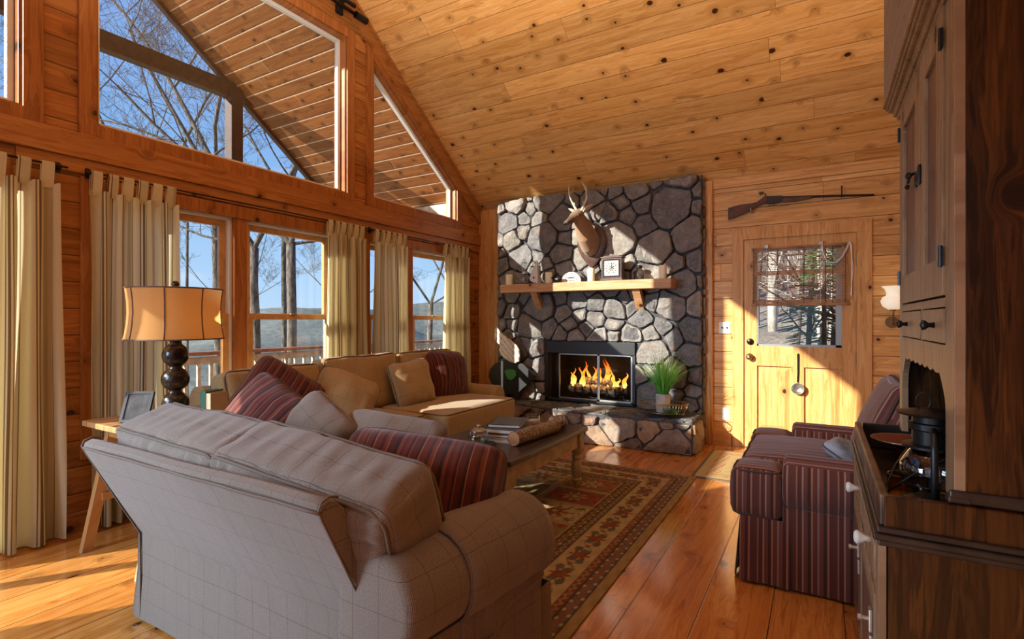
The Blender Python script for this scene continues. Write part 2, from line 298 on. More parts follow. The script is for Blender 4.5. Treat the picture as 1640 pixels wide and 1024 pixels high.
def vcol(name,rough=.9,bs=.6):
    t=NT(name); a=t.n('ShaderNodeVertexColor'); a.layer_name='pattern'; n=t.noise(t.pos(),350,2)
    t.pbr(t.mix(.35,a.outputs[0],t.mix(n,(0,0,0),a.outputs[0])),rough,0.,t.bump(n,bs,.003),spec=.1,sheen=.0); return t.m
M['rug']=vcol('woven_rug_pile'); M['face']=vcol('printed_clock_dial',.5,0.)
M['bluepillow']=simple('grey_blue_patterned_cushion_cloth',(.26,.29,.34),.9,bs=.3,bscale=30,var=.5)

# ================================================================== mesh helper
class MB:
    def __init__(s): s.v=[]; s.f=[]
    def add(s,vs,fs):
        o=len(s.v); s.v+= [tuple(v) for v in vs]; s.f+=[tuple(i+o for i in f) for f in fs]; return s
    def box(s,a,b,bev=0.,mat=None):
        x0,y0,z0=a; x1,y1,z1=b
        if x0>x1:x0,x1=x1,x0
        if y0>y1:y0,y1=y1,y0
        if z0>z1:z0,z1=z1,z0
        if bev<=0:
            vs=[(x,y,z) for x in(x0,x1) for y in(y0,y1) for z in(z0,z1)]
            fs=[(0,1,3,2),(4,6,7,5),(0,4,5,1),(2,3,7,6),(0,2,6,4),(1,5,7,3)]
        else:
            bm=bmesh.new(); bmesh.ops.create_cube(bm,size=1.)
            for v in bm.verts: v.co=Vector(((x0+x1)/2+v.co.x*(x1-x0),(y0+y1)/2+v.co.y*(y1-y0),(z0+z1)/2+v.co.z*(z1-z0)))
            bev=min(bev,.45*min(x1-x0,y1-y0,z1-z0))
            bmesh.ops.bevel(bm,geom=list(bm.edges),offset=bev,segments=2,profile=.5,affect='EDGES')
            bm.verts.ensure_lookup_table(); vs=[tuple(v.co) for v in bm.verts]; fs=[tuple(v.index for v in f.verts) for f in bm.faces]; bm.free()
        if mat is not None: vs=[tuple(mat@Vector(v)) for v in vs]
        return s.add(vs,fs)
    def tube(s,pts,r,n=8,cap=True,closed=False,flat=1.):
        pts=[Vector(p) for p in pts]; k=len(pts); rr=r if isinstance(r,(list,tuple)) else [r]*k
        vs=[];prev=None
        for i,p in enumerate(pts):
            if closed: d=(pts[(i+1)%k]-pts[i-1])
            else: d=(pts[min(i+1,k-1)]-pts[max(i-1,0)])
            if d.length<1e-9: d=Vector((0,0,1))
            d.normalize()
            if prev is None:
                a=Vector((0,0,1)) if abs(d.z)<.9 else Vector((1,0,0)); e1=d.cross(a).normalized()
            else:
                e1=(prev-d*prev.dot(d)); e1=e1.normalized() if e1.length>1e-6 else d.orthogonal().normalized()
            prev=e1; e2=d.cross(e1)
            for j in range(n):
                t=2*PI*j/n; vs.append(p+(e1*math.cos(t)+e2*math.sin(t)*flat)*rr[i])
        fs=[]
        for i in range(k if closed else k-1):
            for j in range(n):
                a=i*n+j;b=i*n+(j+1)%n; i2=(i+1)%k; fs.append((a,b,i2*n+(j+1)%n,i2*n+j))
        if cap and not closed: fs.append(tuple(range(n))[::-1]); fs.append(tuple((k-1)*n+j for j in range(n)))
        return s.add(vs,fs)
    def lathe(s,prof,c,n=24,axis='Z',sx=1.,sy=1.,cap=True):
        vs=[];k=len(prof)
        for r,z in prof:
            for j in range(n):
                t=2*PI*j/n; a,b=r*math.cos(t)*sx,r*math.sin(t)*sy
                v=(a,b,z) if axis=='Z' else ((z,a,b) if axis=='X' else (a,z,b)); vs.append((c[0]+v[0],c[1]+v[1],c[2]+v[2]))
        fs=[(i*n+j,i*n+(j+1)%n,(i+1)*n+(j+1)%n,(i+1)*n+j) for i in range(k-1) for j in range(n)]
        if cap: fs.append(tuple(range(n))[::-1]); fs.append(tuple((k-1)*n+j for j in range(n)))
        return s.add(vs,fs)
    def extr(s,prof,secs,fn):
        # prof 2-D loop; secs [(s,inset)], fn(a,b,s)->xyz
        cx=sum(p[0] for p in prof)/len(prof); cy=sum(p[1] for p in prof)/len(prof); n=len(prof); vs=[]
        for q,ins in secs:
            for a,b in prof:
                d=math.hypot(a-cx,b-cy) or 1; vs.append(fn(a-(a-cx)/d*ins,b-(b-cy)/d*ins,q))
        fs=[(i*n+j,i*n+(j+1)%n,(i+1)*n+(j+1)%n,(i+1)*n+j) for i in range(len(secs)-1) for j in range(n)]
        fs.append(tuple(range(n))[::-1]); fs.append(tuple((len(secs)-1)*n+j for j in range(n)))
        return s.add(vs,fs)
def finish(me):
    bm=bmesh.new(); bm.from_mesh(me); bmesh.ops.recalc_face_normals(bm,faces=bm.faces); bm.to_mesh(me); bm.free()
def boxuv(me,top='xy',f=1.,off=(0,0,0)):
    uv=me.uv_layers.new(name='UVMap')
    for p in me.polygons:
        n=p.normal; ax=max(range(3),key=lambda i:abs(n[i]))
        for li in p.loop_indices:
            c=me.vertices[me.loops[li].vertex_index].co
            if ax==0: q=(c.y,c.z)
            elif ax==1: q=(c.x,c.z)
            else: q=(c.x,c.y) if top=='xy' else (c.y,c.x)
            uv.data[li].uv=(q[0]*f,q[1]*f)
def build(mb,name,mat,parent=None,smooth=False,uv=None,ang=None,recentre=True,fixn=True):
    me=bpy.data.meshes.new(name); vs=mb.v
    if parent is not None:
        inv=parent_world(parent).inverted(); vs=[tuple(inv@Vector(v)) for v in vs]; loc=None
    elif recentre:
        xs=[v[0] for v in vs];ys=[v[1] for v in vs];zs=[v[2] for v in vs]
        loc=Vector(((min(xs)+max(xs))/2,(min(ys)+max(ys))/2,min(zs))); vs=[(v[0]-loc.x,v[1]-loc.y,v[2]-loc.z) for v in vs]
    else: loc=Vector()
    me.from_pydata(vs,[],mb.f); me.materials.append(M[mat] if isinstance(mat,str) else mat)
    if fixn: finish(me)
    if smooth:
        for p in me.polygons: p.use_smooth=True
        if ang: 
            try: me.set_sharp_from_angle(angle=R(ang))
            except Exception: pass
    if uv: boxuv(me,uv)
    o=bpy.data.objects.new(name,me); col.objects.link(o)
    if parent is not None: o.parent=parent
    else: o.location=loc
    return o
def parent_world(p):
    m=p.matrix_basis.copy()
    if p.parent: m=parent_world(p.parent)@m
    return m
def tag(o,label=None,cat=None,group=None,kind=None):
    if label: o['label']=label
    if cat: o['category']=cat
    if group: o['group']=group
    if kind: o['kind']=kind
    return o
def empty(name,loc,label=None,cat=None,group=None,rz=0.,rot=None,kind=None):
    o=bpy.data.objects.new(name,None); o.empty_display_size=.1; o.location=loc; o.rotation_euler=rot if rot else (0,0,rz); col.objects.link(o)
    return tag(o,label,cat,group,kind)
def copy_tree(o,parent=None):
    c=o.copy(); col.objects.link(c)
    if parent: c.parent=parent
    for ch in list(o.children): copy_tree(ch,c)
    return c
def bx(name,a,b,mat,parent=None,bev=0.,kind=None,**k):
    o=build(MB().box(a,b,bev),name,mat,parent,**k)
    if kind:o['kind']=kind
    return o

XW=-3.75; YF=5.53; RID=1.25
def ceilz(y): return 2.64+.75*(YF-y) if y>=RID else 2.64+.75*(YF-RID)-.75*(RID-y)
# ================================================================== the room
S='structure'
bx('floor',(XW-.15,-3.1,-.12),(4.1,YF+.12,0),'floor',kind=S,recentre=False)
def slab(name,y0,y1,x0,x1,mat,th=.12,zf=ceilz):
    mb=MB(); z0,z1=zf(y0),zf(y1)
    vs=[(x,y,z+d) for x in(x0,x1) for (y,z) in((y0,z0),(y1,z1)) for d in(0,th)]
    mb.add(vs,[(0,1,3,2),(4,6,7,5),(0,4,5,1),(2,3,7,6),(0,2,6,4),(1,5,7,3)])
    o=build(mb,name,mat,recentre=False); o['kind']=S; return o
slab('ceiling',RID,YF+.12,XW-.15,4.1,'ceil')
slab('ceiling',-3.15,RID,XW-.15,4.1,'ceil')
def wallstrip(mb,y0,y1,b0,b1,t0,t1,x0=XW-.15,x1=XW):
    vs=[(x,y,z) for x in(x0,x1) for (y,lo_,hi) in((y0,b0,t0),(y1,b1,t1)) for z in(lo_,hi)]
    mb.add(vs,[(0,1,3,2),(4,6,7,5),(0,4,5,1),(2,3,7,6),(0,2,6,4),(1,5,7,3)])
mb=MB()
ops=[(-.95,1.05,0,2.13),(1.43,3.22,.5,2.0),(3.62,5.0,.5,2.0),(-.85,1.09,2.4,3.95),(1.42,3.35,2.4,3.84)]
TR=(3.67,5.03,2.42,3.77,2.82)
ys=sorted(set([-3.1,RID,YF+.12,TR[0],TR[1]]+[o[0] for o in ops]+[o[1] for o in ops]))
for a,b in zip(ys,ys[1:]):
    m=(a+b)/2; segs=[]; z=0
    hol=sorted([(o[2],o[3]) for o in ops if o[0]<m<o[1]])
    for lo_,hi in hol:
        if lo_>z: wallstrip(mb,a,b,z,z,lo_,lo_)
        z=hi
    if TR[0]<m<TR[1]:
        wallstrip(mb,a,b,z,z,TR[2],TR[2]); f=lambda y:TR[3]+(TR[4]-TR[3])*(y-TR[0])/(TR[1]-TR[0])
        wallstrip(mb,a,b,f(a),f(b),ceilz(a)+.02,ceilz(b)+.02)
    else: wallstrip(mb,a,b,z,z,ceilz(a)+.02,ceilz(b)+.02)
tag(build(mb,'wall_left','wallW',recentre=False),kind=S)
# fireplace wall with door hole and firebox recess
DX0,DX1,DZ=-.655,.290,2.03
mb=MB(); y0,y1=YF,YF+.12
for a,b in (((XW-.1,0),(-2.74,2.66)),((-2.74,0),(-1.68,.30)),((-2.74,1.02),(-1.68,2.66)),((-1.68,0),(DX0,2.66)),((DX1,0),(4.1,2.66)),((DX0,DZ),(DX1,2.66))):
    mb.box((a[0],y0,a[1]),(b[0],y1,b[1]))
tag(build(mb,'wall_back','wallF',recentre=False),kind=S)
bx('wall_right',(.86,1.2,0),(.98,YF,6.2),'wallF',kind=S,recentre=False)
bx('wall_end',(4.0,-3.1,0),(4.12,1.2,6.2),'wallF',kind=S,recentre=False)
bx('wall_partition',(.98,1.2,0),(4.12,1.32,6.2),'wallF',kind=S,recentre=False)
mb=MB()
for a,b in (((XW,0),(-2.9,2.7)),((-2.9,2.2),(0,2.7)),((-2.9,0),(0,.0001)),((0,0),(4.1,2.7))): 
    if b[1]>.01: mb.box((a[0],-3.2,a[1]),(b[0],-3.08,b[1]))
tag(build(mb,'wall_front','wallF',recentre=False),kind=S)
# trims
def trimb(n,a,b,mat,bev=.004): return tag(build(MB().box(a,b,bev),'trim_%d'%n,mat,recentre=False),kind=S)
trimb(1,(XW,-3.,2.185),(XW+.035,YF-.02,2.33),'trimY')
trimb(2,(XW,1.06,2.10),(XW+.015,YF-.02,2.185),'trimY')
trimb(3,(XW,YF-.02,0),(XW+.02,YF-.0,2.62),'trimZ')
trimb(4,(XW,YF-.022,0),(-3.40,YF-.001,2.62),'trimFZ')
trimb(5,(-1.0,YF-.045,0),(-.925,YF,2.63),'trimFZ')
trimb(6,(-.925,YF-.02,2.545),(.86,YF,2.64),'trimX')
mb=MB()
for a,b in ((1.25,YF-.02),):
    vs=[(x,y,ceilz(y)+d) for x in(XW,XW+.03) for y in(a,b) for d in(-.20,0.)]
    mb.add(vs,[(0,1,3,2),(4,6,7,5),(0,4,5,1),(2,3,7,6),(0,2,6,4),(1,5,7,3)])
    vs=[(x,y,ceilz(y)+d) for x in(XW,XW+.045) for y in(a,b) for d in(-.04,0.)]
    mb.add(vs,[(0,1,3,2),(4,6,7,5),(0,4,5,1),(2,3,7,6),(0,2,6,4),(1,5,7,3)])
tag(build(mb,'trim_7','trimY',recentre=False),kind=S)
for n,(a,b) in enumerate((((XW,1.06,0),(XW+.02,1.42,.11)),((XW,3.2,0),(XW+.02,5.5,.11)),((XW,1.42,0),(XW+.02,3.2,.11)))):
    tag(build(MB().box(a,b,.003),'baseboard_left','trimY',recentre=False),kind=S)
bx('baseboard_back',(-.925,YF-.02,0),(DX0-.1,YF,.10),'trimX',kind=S,recentre=False)

# ---- windows
def ring(mb,x0,x1,y0,y1,z0,z1,w,sides='lrtb',bev=.003):
    if 'l' in sides: mb.box((x0,y0,z0),(x1,y0+w,z1),bev)
    if 'r' in sides: mb.box((x0,y1-w,z0),(x1,y1,z1),bev)
    if 't' in sides: mb.box((x0,y0+w,z1-w),(x1,y1-w,z1),bev)
    if 'b' in sides: mb.box((x0,y0+w,z0),(x1,y1-w,z0+w),bev)
    return mb
wn_=0
def window_root(y,z):
    global wn_; wn_+=1
    return empty('window_%d'%wn_,(XW,y,z),kind=S)
def dbl_hung(w,y0,y1,z0,z1,zm):
    build(ring(MB(),XW-.13,XW-.02,y0,y1,z0,z1,.022),'jamb_liner','white_vinyl',w)
    up=build(ring(MB(),XW-.10,XW-.065,y0+.022,y1-.022,zm-.02,z1-.022,.045),'upper_sash','sash',w)
    lw=build(ring(MB(),XW-.06,XW-.025,y0+.022,y1-.022,z0+.022,zm+.022,.045),'lower_sash','sash',w)
    bx('pane',(XW-.085,y0+.06,zm),(XW-.081,y1-.06,z1-.06),'glass',up); bx('pane',(XW-.045,y0+.06,z0+.06),(XW-.041,y1-.06,zm),'glass',lw)
    build(MB().box((XW-.025,(y0+y1)/2-.03,zm+.01),(XW-.005,(y0+y1)/2+.03,zm+.028),.004),'sash_lock','brass',lw)
def casing(w,y0,y1,z0,z1,c=.085,sides='lrtb'):
    mb=MB()
    if 'l' in sides: mb.box((XW,y0-c,z0-c),(XW+.022,y0+.004,z1+c),.004)
    if 'r' in sides: mb.box((XW,y1-.004,z0-c),(XW+.022,y1+c,z1+c),.004)
    if 't' in sides: mb.box((XW,y0,z1-.004),(XW+.024,y1,z1+c),.004)
    if 'b' in sides: mb.box((XW,y0,z0-c),(XW+.024,y1,z0+.004),.004)
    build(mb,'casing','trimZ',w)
w=window_root(2.3,.5); casing(w,1.43,3.22,.5,2.0)
bx('mullion',(XW-.13,2.28,.5),(XW+.01,2.385,2.0),'trimZ',w,.004)
dbl_hung(w,1.43,2.28,.5,2.0,1.265); dbl_hung(w,2.385,3.22,.5,2.0,1.265)
w=window_root(4.3,.5); casing(w,3.62,5.0,.5,2.0)
bx('mullion',(XW-.13,4.16,.5),(XW+.01,4.25,2.0),'trimZ',w,.004)
dbl_hung(w,3.62,4.16,.5,2.0,1.265); dbl_hung(w,4.25,5.0,.5,2.0,1.265)
def fixed(y0,y1,z0,z1):
    w=window_root((y0+y1)/2,z0); casing(w,y0,y1,z0,z1)
    build(ring(MB(),XW-.14,XW-.0,y0,y1,z0,z1,.018),'jamb_lining','trimZ',w)
    build(ring(MB(),XW-.10,XW-.06,y0+.018,y1-.018,z0+.018,z1-.018,.03),'frame','white_vinyl',w)
    bx('pane',(XW-.082,y0+.03,z0+.03),(XW-.078,y1-.03,z1-.03),'glass',w)
fixed(-.85,1.09,2.4,3.95); fixed(1.42,3.35,2.4,3.84)
# sloped window
w=window_root(4.3,2.42); a,b,zb,za,zc=TR
def quadpr(mb,pts,x0,x1):
    n=len(pts); vs=[(x,p[0],p[1]) for x in(x0,x1) for p in pts]
    mb.add(vs,[tuple(range(n)),tuple(range(n,2*n))[::-1]]+[(i,(i+1)%n,n+(i+1)%n,n+i) for i in range(n)]); return mb
c=.085; sl=(zc-za)/(b-a)
def trapframe(mb,x0,x1,ins0,ins1):
    # polygon frame between offset ins0 (outer) and ins1 (inner)
    k=math.sqrt(1+sl*sl)
    def pts(i): 
        L_,R_=a+i,b-i; f=lambda y:za+sl*(y-a)-i*k
        return [(L_,zb+i),(R_,zb+i),(R_,max(f(R_),zb+i+.01)),(L_,f(L_))]
    P,Q=pts(ins0),pts(ins1)
    for i in range(4): quadpr(mb,[P[i],P[(i+1)%4],Q[(i+1)%4],Q[i]],x0,x1)
    return mb
build(trapframe(MB(),XW,XW+.022,-c,.004),'casing','trimZ',w)
build(trapframe(MB(),XW-.14,XW,0,.018),'jamb_lining','trimZ',w)
build(trapframe(MB(),XW-.10,XW-.06,.018,.048),'frame','white_vinyl',w)
i=.04;k=math.sqrt(1+sl*sl);f=lambda y:za+sl*(y-a)-i*k
build(quadpr(MB(),[(a+i,zb+i),(b-i,zb+i),(b-i,f(b-i)),(a+i,f(a+i))],XW-.082,XW-.078),'pane','glass',w)
# glazed patio door behind the leftmost curtain
w=empty('door_1',(XW,.05,0),kind=S)
build(ring(MB(),XW-.12,XW+.0,-.95,1.05,0,2.13,.03),'frame','trimZ',w)
for y0,y1,xo in ((-.9,.07,-.1),(.03,1.0,-.06)):
    p=build(ring(MB(),XW+xo,XW+xo+.035,y0,y1,.03,2.10,.07),'sliding_panel','sash',w); bx('pane',(XW+xo+.015,y0+.08,.1),(XW+xo+.019,y1-.08,2.04),'glass',p)

# ---- entrance door
w=empty('door_2',(-.18,YF,0),kind=S)
mb=MB(); yc=YF-.022
mb.box((DX0-.09,yc,0),(DX0+.012,YF,DZ+.0),.004); mb.box((DX1-.012,yc,0),(DX1+.10,YF,DZ+.0),.004); mb.box((DX0-.09,yc-.002,DZ-.012),(DX1+.10,YF,DZ+.10),.004)
build(mb,'casing','trimFZ',w)
yd0,yd1=YF-.005,YF+.04; GX0,GX1,GZ0,GZ1=-.525,.165,.99,1.91
mb=MB()
mb.box((DX0+.012,yd0,.01),(GX0,yd1,DZ-.012),.003); mb.box((GX1,yd0,.01),(DX1-.012,yd1,DZ-.012),.003)
mb.box((GX0,yd0,GZ1),(GX1,yd1,DZ-.012)); mb.box((GX0,yd0,.80),(GX1,yd1,GZ0)); mb.box((GX0,yd0,.01),(GX1,yd1,.185))
mb.box((-.235,yd0,.185),(-.13,yd1,.80))
build(mb,'stile_and_rail_frame','trimFZ',w)
for x0,x1 in ((GX0,-.235),(-.13,GX1)):
    mb=MB(); mb.box((x0,yd0+.02,.185),(x1,yd1,.80))
    a=.05; z0,z1=.185,.80
    vs=[(x0+.012,yd0+.02,z0+.012),(x1-.012,yd0+.02,z0+.012),(x1-.012,yd0+.02,z1-.012),(x0+.012,yd0+.02,z1-.012),(x0+a,yd0+.004,z0+a),(x1-a,yd0+.004,z0+a),(x1-a,yd0+.004,z1-a),(x0+a,yd0+.004,z1-a)]
    mb.add(vs,[(0,1,5,4),(1,2,6,5),(2,3,7,6),(3,0,4,7),(4,5,6,7)])
    build(mb,'panel','trimFZ',w)
mb=MB()
for a,b in (((GX0,0,GZ0),(GX0+.012,0,GZ1)),((GX1-.045,0,GZ0),(GX1,0,GZ1)),((GX0,0,GZ1-.02),(GX1,0,GZ1)),((GX0,0,GZ0),(GX1,0,GZ0+.02))): mb.box((a[0],YF,a[2]),(b[0],YF+.03,b[2]))
tag(build(mb,'glazing_bead','silver',w),'grey metal glazing bead')
bx('pane',(GX0,YF+.015,GZ0),(GX1,YF+.019,GZ1),'glass',w)
mb=MB().lathe([(.0,-.062),(.018,-.06),(.03,-.045),(.03,-.035),(.012,-.025),(.012,-.01),(.032,-.008),(.032,0)],(-.59,yd0,.885),20,'Y')
tag(build(mb,'knob','brass',w,smooth=True),'round aged brass knob')
mb=MB().lathe([(.0,-.02),(.02,-.02),(.03,-.012),(.032,0)],(-.585,yd0,1.03),20,'Y'); mb.box((-.589,yd0-.032,1.012),(-.581,yd0-.018,1.048),.002)
tag(build(mb,'deadbolt','bronze',w,smooth=True,ang=40),'dark round deadbolt')
for z in (1.78,.9):
    h=MB().box((DX1-.018,yd0-.006,z-.05),(DX1-.004,yd0,z+.05)); h.tube([(DX1-.011,yd0-.009,z-.05),(DX1-.011,yd0-.009,z+.05)],.006,8); build(h,'hinge','brass',w)
bx('sill',(DX0,YF-.03,0),(DX1,YF+.05,.012),'brass',w)

# ================================================================== fireplace stonework
def clip(poly,nx,ny,d):
    out=[]
    for i in range(len(poly)):
        p,q=poly[i],poly[(i+1)%len(poly)]; a=p[0]*nx+p[1]*ny-d; b=q[0]*nx+q[1]*ny-d
        if a<=0: out.append(p)
        if (a<0)!=(b<0) and abs(a-b)>1e-12:
            t=a/(a-b); out.append((p[0]+(q[0]-p[0])*t,p[1]+(q[1]-p[1])*t))
    return out
def cells(rects,size,rng,holes=(),aniso=1.1):
    x0,y0,x1,y1=rects; pts=[]; tries=0
    while tries<9000:
        tries+=1; p=(rng.uniform(x0-.05,x1+.05),rng.uniform(y0-.05,y1+.05)); r=size*rng.choice((.5,.62,.8,1.,1.2,1.5))
        if any(h[0]-.02<p[0]<h[2]+.02 and h[1]-.02<p[1]<h[3]+.02 for h in holes): continue
        if all(math.hypot((p[0]-q[0])/aniso,p[1]-q[1])>(r+q[2])*.5 for q in pts): pts.append((p[0],p[1],r))
    res=[]
    for p in pts:
        poly=[(x0,y0),(x1,y0),(x1,y1),(x0,y1)]
        for q in pts:
            if q is p: continue
            dx,dy=q[0]-p[0],q[1]-p[1]; L=math.hypot(dx,dy)
            if L>size*4: continue
            wgt=p[2]/(p[2]+q[2]); mx_,my_=p[0]+dx*wgt,p[1]+dy*wgt
            poly=clip(poly,dx/L,dy/L,(mx_*dx+my_*dy)/L)
            if len(poly)<3: break
        for h in holes:
            if len(poly)<3: break
            # cut against the hole side nearest the seed
            c=[(p[0]-h[0],(1,0,h[0])),(h[2]-p[0],(-1,0,-h[2])),(p[1]-h[1],(0,1,h[1])),(h[3]-p[1],(0,-1,-h[3]))]
            k=min(c,key=lambda z:z[0])
            if k[0]<0: poly=clip(poly,*k[1])
        if len(poly)>=3: res.append(poly)
    return res
def stone_mesh(polys,fn,depth,rng,gap=.009):
    mb=MB()
    for poly in polys:
        cx=sum(p[0] for p in poly)/len(poly); cy=sum(p[1] for p in poly)/len(poly)
        A=abs(sum(poly[i][0]*poly[(i+1)%len(poly)][1]-poly[(i+1)%len(poly)][0]*poly[i][1] for i in range(len(poly))))/2
        if A<.0012: continue
        # resample and round
        q=poly
        for _ in range(1):
            n=[]
            for i in range(len(q)):
                a,b=q[i],q[(i+1)%len(q)]; L=math.hypot(b[0]-a[0],b[1]-a[1]); k=rng.uniform(.07,.16)
                n.append((a[0]+(b[0]-a[0])*k,a[1]+(b[1]-a[1])*k)); n.append((a[0]+(b[0]-a[0])*(1-k),a[1]+(b[1]-a[1])*(1-k)))
            q=n
        n=[]
        for i in range(len(q)):
            a,b=q[i],q[(i+1)%len(q)]; L=math.hypot(b[0]-a[0],b[1]-a[1]); k=max(1,int(L/.022))
            for j in range(k): n.append((a[0]+(b[0]-a[0])*j/k,a[1]+(b[1]-a[1])*j/k))
        q=n; rad=math.sqrt(A/PI); D=depth*rng.uniform(.5,1.2); tx,ty=rng.uniform(-.16,.16),rng.uniform(-.16,.16)
        rings=[(1-gap/rad,-.01),(1-(gap+.0)/rad,.5),(1-(gap+.004)/rad,.86),(1-(gap+.011)/rad,.98),(.84,1.0),(.66,1.02),(.45,1.03),(.22,1.03)]
        vs=[];N=len(q);sd=rng.uniform(0,50)
        for s_,h in rings:
            s_=max(s_,.15) if h<1 else min(s_,1-(gap+.03)/rad) if 1-(gap+.03)/rad>.2 else .2
            for (x,y) in q:
                X=cx+(x-cx)*s_; Y=cy+(y-cy)*s_
                nz_=noise.noise(Vector((X*9+sd,Y*9,sd)))*.45+noise.noise(Vector((X*28+sd,Y*28,3)))*.22
                hh=h*D*(1+(.55*nz_ if h>.4 else 0))+(h*(tx*(X-cx)+ty*(Y-cy)))
                jx=noise.noise(Vector((X*26,Y*26,sd)))*.010; hh+=(noise.cell(Vector((X*14+sd,Y*14,1)))-.5)*.006 if h>.9 else 0
                vs.append(fn(X+jx,Y+jx,hh))
        nz_=noise.noise(Vector((cx*9+sd,cy*9,sd)))*.4
        vs.append(fn(cx,cy,D*1.06*(1+.55*nz_)))
        fs=[(r*N+j,r*N+(j+1)%N,(r+1)*N+(j+1)%N,(r+1)*N+j) for r in range(len(rings)-1) for j in range(N)]
        fs+=[((len(rings)-1)*N+j,(len(rings)-1)*N+(j+1)%N,len(rings)*N) for j in range(N)]
        mb.add(vs,fs)
    return mb
YS=5.42 # mortar plane of the chimney breast
CX0,CX1=-3.40,-1.0
FX0,FX1,FZ0,FZ1=-2.74,-1.68,.33,1.0
fp=empty('stone_fireplace',(-2.2,YS,0),'grey field stone chimney breast rising to the pine ceiling above a raised hearth','fireplace')
mb=MB()
for a,b in (((CX0,0),(FX0,2.642)),((FX1,0),(CX1,2.642)),((FX0,FZ1),(FX1,2.642)),((FX0,0),(FX1,FZ0-.02))): mb.box((a[0],YS,a[1]),(b[0],YF-.001,b[1]))
build(mb,'chimney_mortar','mortar',fp)
rng=random.Random(5)
ps=cells((CX0+.005,.30,CX1-.005,2.685),.235,rng,holes=((FX0,.2,FX1,FZ1),))
build(stone_mesh(ps,lambda a,b,h:(a,YS-h,b),.06,rng),'wall_stones','stone',fp,smooth=True,ang=50)
ps=cells((YS-.0,.02,YF-.01,2.66),.2,rng)
build(stone_mesh(ps,lambda a,b,h:(CX1+h*.5,a,b),.03,rng),'side_stones','stone',fp,smooth=True,ang=50)
# hearth
HZ=.32
HP=[(-1.0,4.90),(-2.35,4.90),(-3.15,5.12),(-3.38,5.40)]
mb=MB(); n=len(HP)
base=[(CX1,YS)]+HP
vs=[(x,y,z) for z in(0,HZ-.02) for x,y in base+[(CX0,YS)]]; k=len(base)+1
mb.add(vs,[tuple(range(k)),tuple(range(k,2*k))]+[(i,(i+1)%k,k+(i+1)%k,k+i) for i in range(k)])
build(mb,'hearth_core','mortar',fp)
segs=[((CX1,YS),HP[0])]+[(HP[i],HP[i+1]) for i in range(n-1)]
mb=MB()
for (p,q) in segs:
    L=math.hypot(q[0]-p[0],q[1]-p[1]); dx,dy=(q[0]-p[0])/L,(q[1]-p[1])/L
    nx,ny=dy,-dx
    if nx*(p[0]+2.2)+ny*(p[1]-YS)<0: nx,ny=-nx,-ny
    ps=cells((0,.0,L,HZ-.03),.34,rng,aniso=.9)
    m2=stone_mesh(ps,lambda a,b,h,p=p,dx=dx,dy=dy,nx=nx,ny=ny:(p[0]+dx*a+nx*h,p[1]+dy*a+ny*h,b),.03,rng,.008)
    mb.add(m2.v,m2.f)
build(mb,'hearth_front_stones','stone2',fp,smooth=True,ang=50)
ps=[q for q in cells((-3.4,4.9,CX1,YS-.01),.26,rng,aniso=1.4)]
def inside(p):
    ny=4.90 if p[0]>-2.35 else (4.90+(-2.35-p[0])*.275 if p[0]>-3.15 else 5.12+(-3.15-p[0])*1.2); return p[1]>ny-.01
pp=[]
for q in ps:
    for (nx,ny_,d) in ((-.275,-1,-(4.90)-(-2.35)*.275*1),):
        L=math.hypot(nx,ny_)
        q=clip(q,nx/L,ny_/L,((nx*-2.35+ny_*4.90))/L)
    if len(q)>=3: pp.append(q)
build(stone_mesh(pp,lambda a,b,h:(a,b,HZ-.024+h*.8),.022,rng,.006),'hearth_slabs','slate',fp,smooth=True,ang=50)

# firebox insert
fb=empty('fireplace_insert',(-2.21,YS,FZ0),'black metal fireplace insert with glass doors set into grey stone','fireplace insert')
mb=MB()
mb.box((FX0,YS+.02,FZ0-.01),(FX1,YF+.42,FZ0+.01)); mb.box((FX0,YF+.40,FZ0),(FX1,YF+.42,FZ1)); mb.box((FX0,YS+.02,FZ0),(FX0+.02,YF+.42,FZ1)); mb.box((FX1-.02,YS+.02,FZ0),(FX1,YF+.42,FZ1)); mb.box((FX0,YS+.02,FZ1-.02),(FX1,YF+.42,FZ1))
build(mb,'firebox','soot',fb)
mb=MB(); mb.box((FX0,YS-.035,FZ1-.135),(FX1,YS+.03,FZ1),.004); mb.box((FX0,YS-.03,FZ0),(FX0+.035,YS+.03,FZ1)); mb.box((FX1-.03,YS-.03,FZ0),(FX1,YS+.03,FZ1)); mb.box((FX0,YS-.03,FZ0-.004),(FX1,YS+.03,FZ0+.018))
build(mb,'surround','black',fb)
for x0,x1 in ((FX0+.16,-2.10),(-2.10,-1.72)):
    d=build(MB().box((x0,YS-.005,FZ0+.02),(x0+.014,YS+.01,FZ1-.14)).box((x1-.014,YS-.005,FZ0+.02),(x1,YS+.01,FZ1-.14)).box((x0,YS-.005,FZ0+.02),(x1,YS+.01,FZ0+.034)).box((x0,YS-.005,FZ1-.154),(x1,YS+.01,FZ1-.14)),'glass_door','silver',fb)
    bx('pane',(x0,YS+.001,FZ0+.03),(x1,YS+.004,FZ1-.15),'fglass',d)
mb=MB()
for k in range(26):
    x=FX0+.19+k*.0066*1.; mb.tube([(FX0+.05+.004*k,YS+.03+.012*(k%2),FZ0+.02),(FX0+.05+.004*k,YS+.03+.012*(k%2),FZ1-.14)],.0025,4)
build(mb,'folded_mesh_screen','iron',fb)
gr=empty('log_grate',(-2.17,YF+.12,FZ0),'black iron log grate holding the burning logs','grate')
mb=MB()
for k in range(8):
    x=-2.5+k*.095; mb.tube([(x,YF-.06,FZ0+.16),(x,YF-.05,FZ0+.07),(x,YF+.22,FZ0+.07),(x,YF+.24,FZ0+.16)],.009,6)
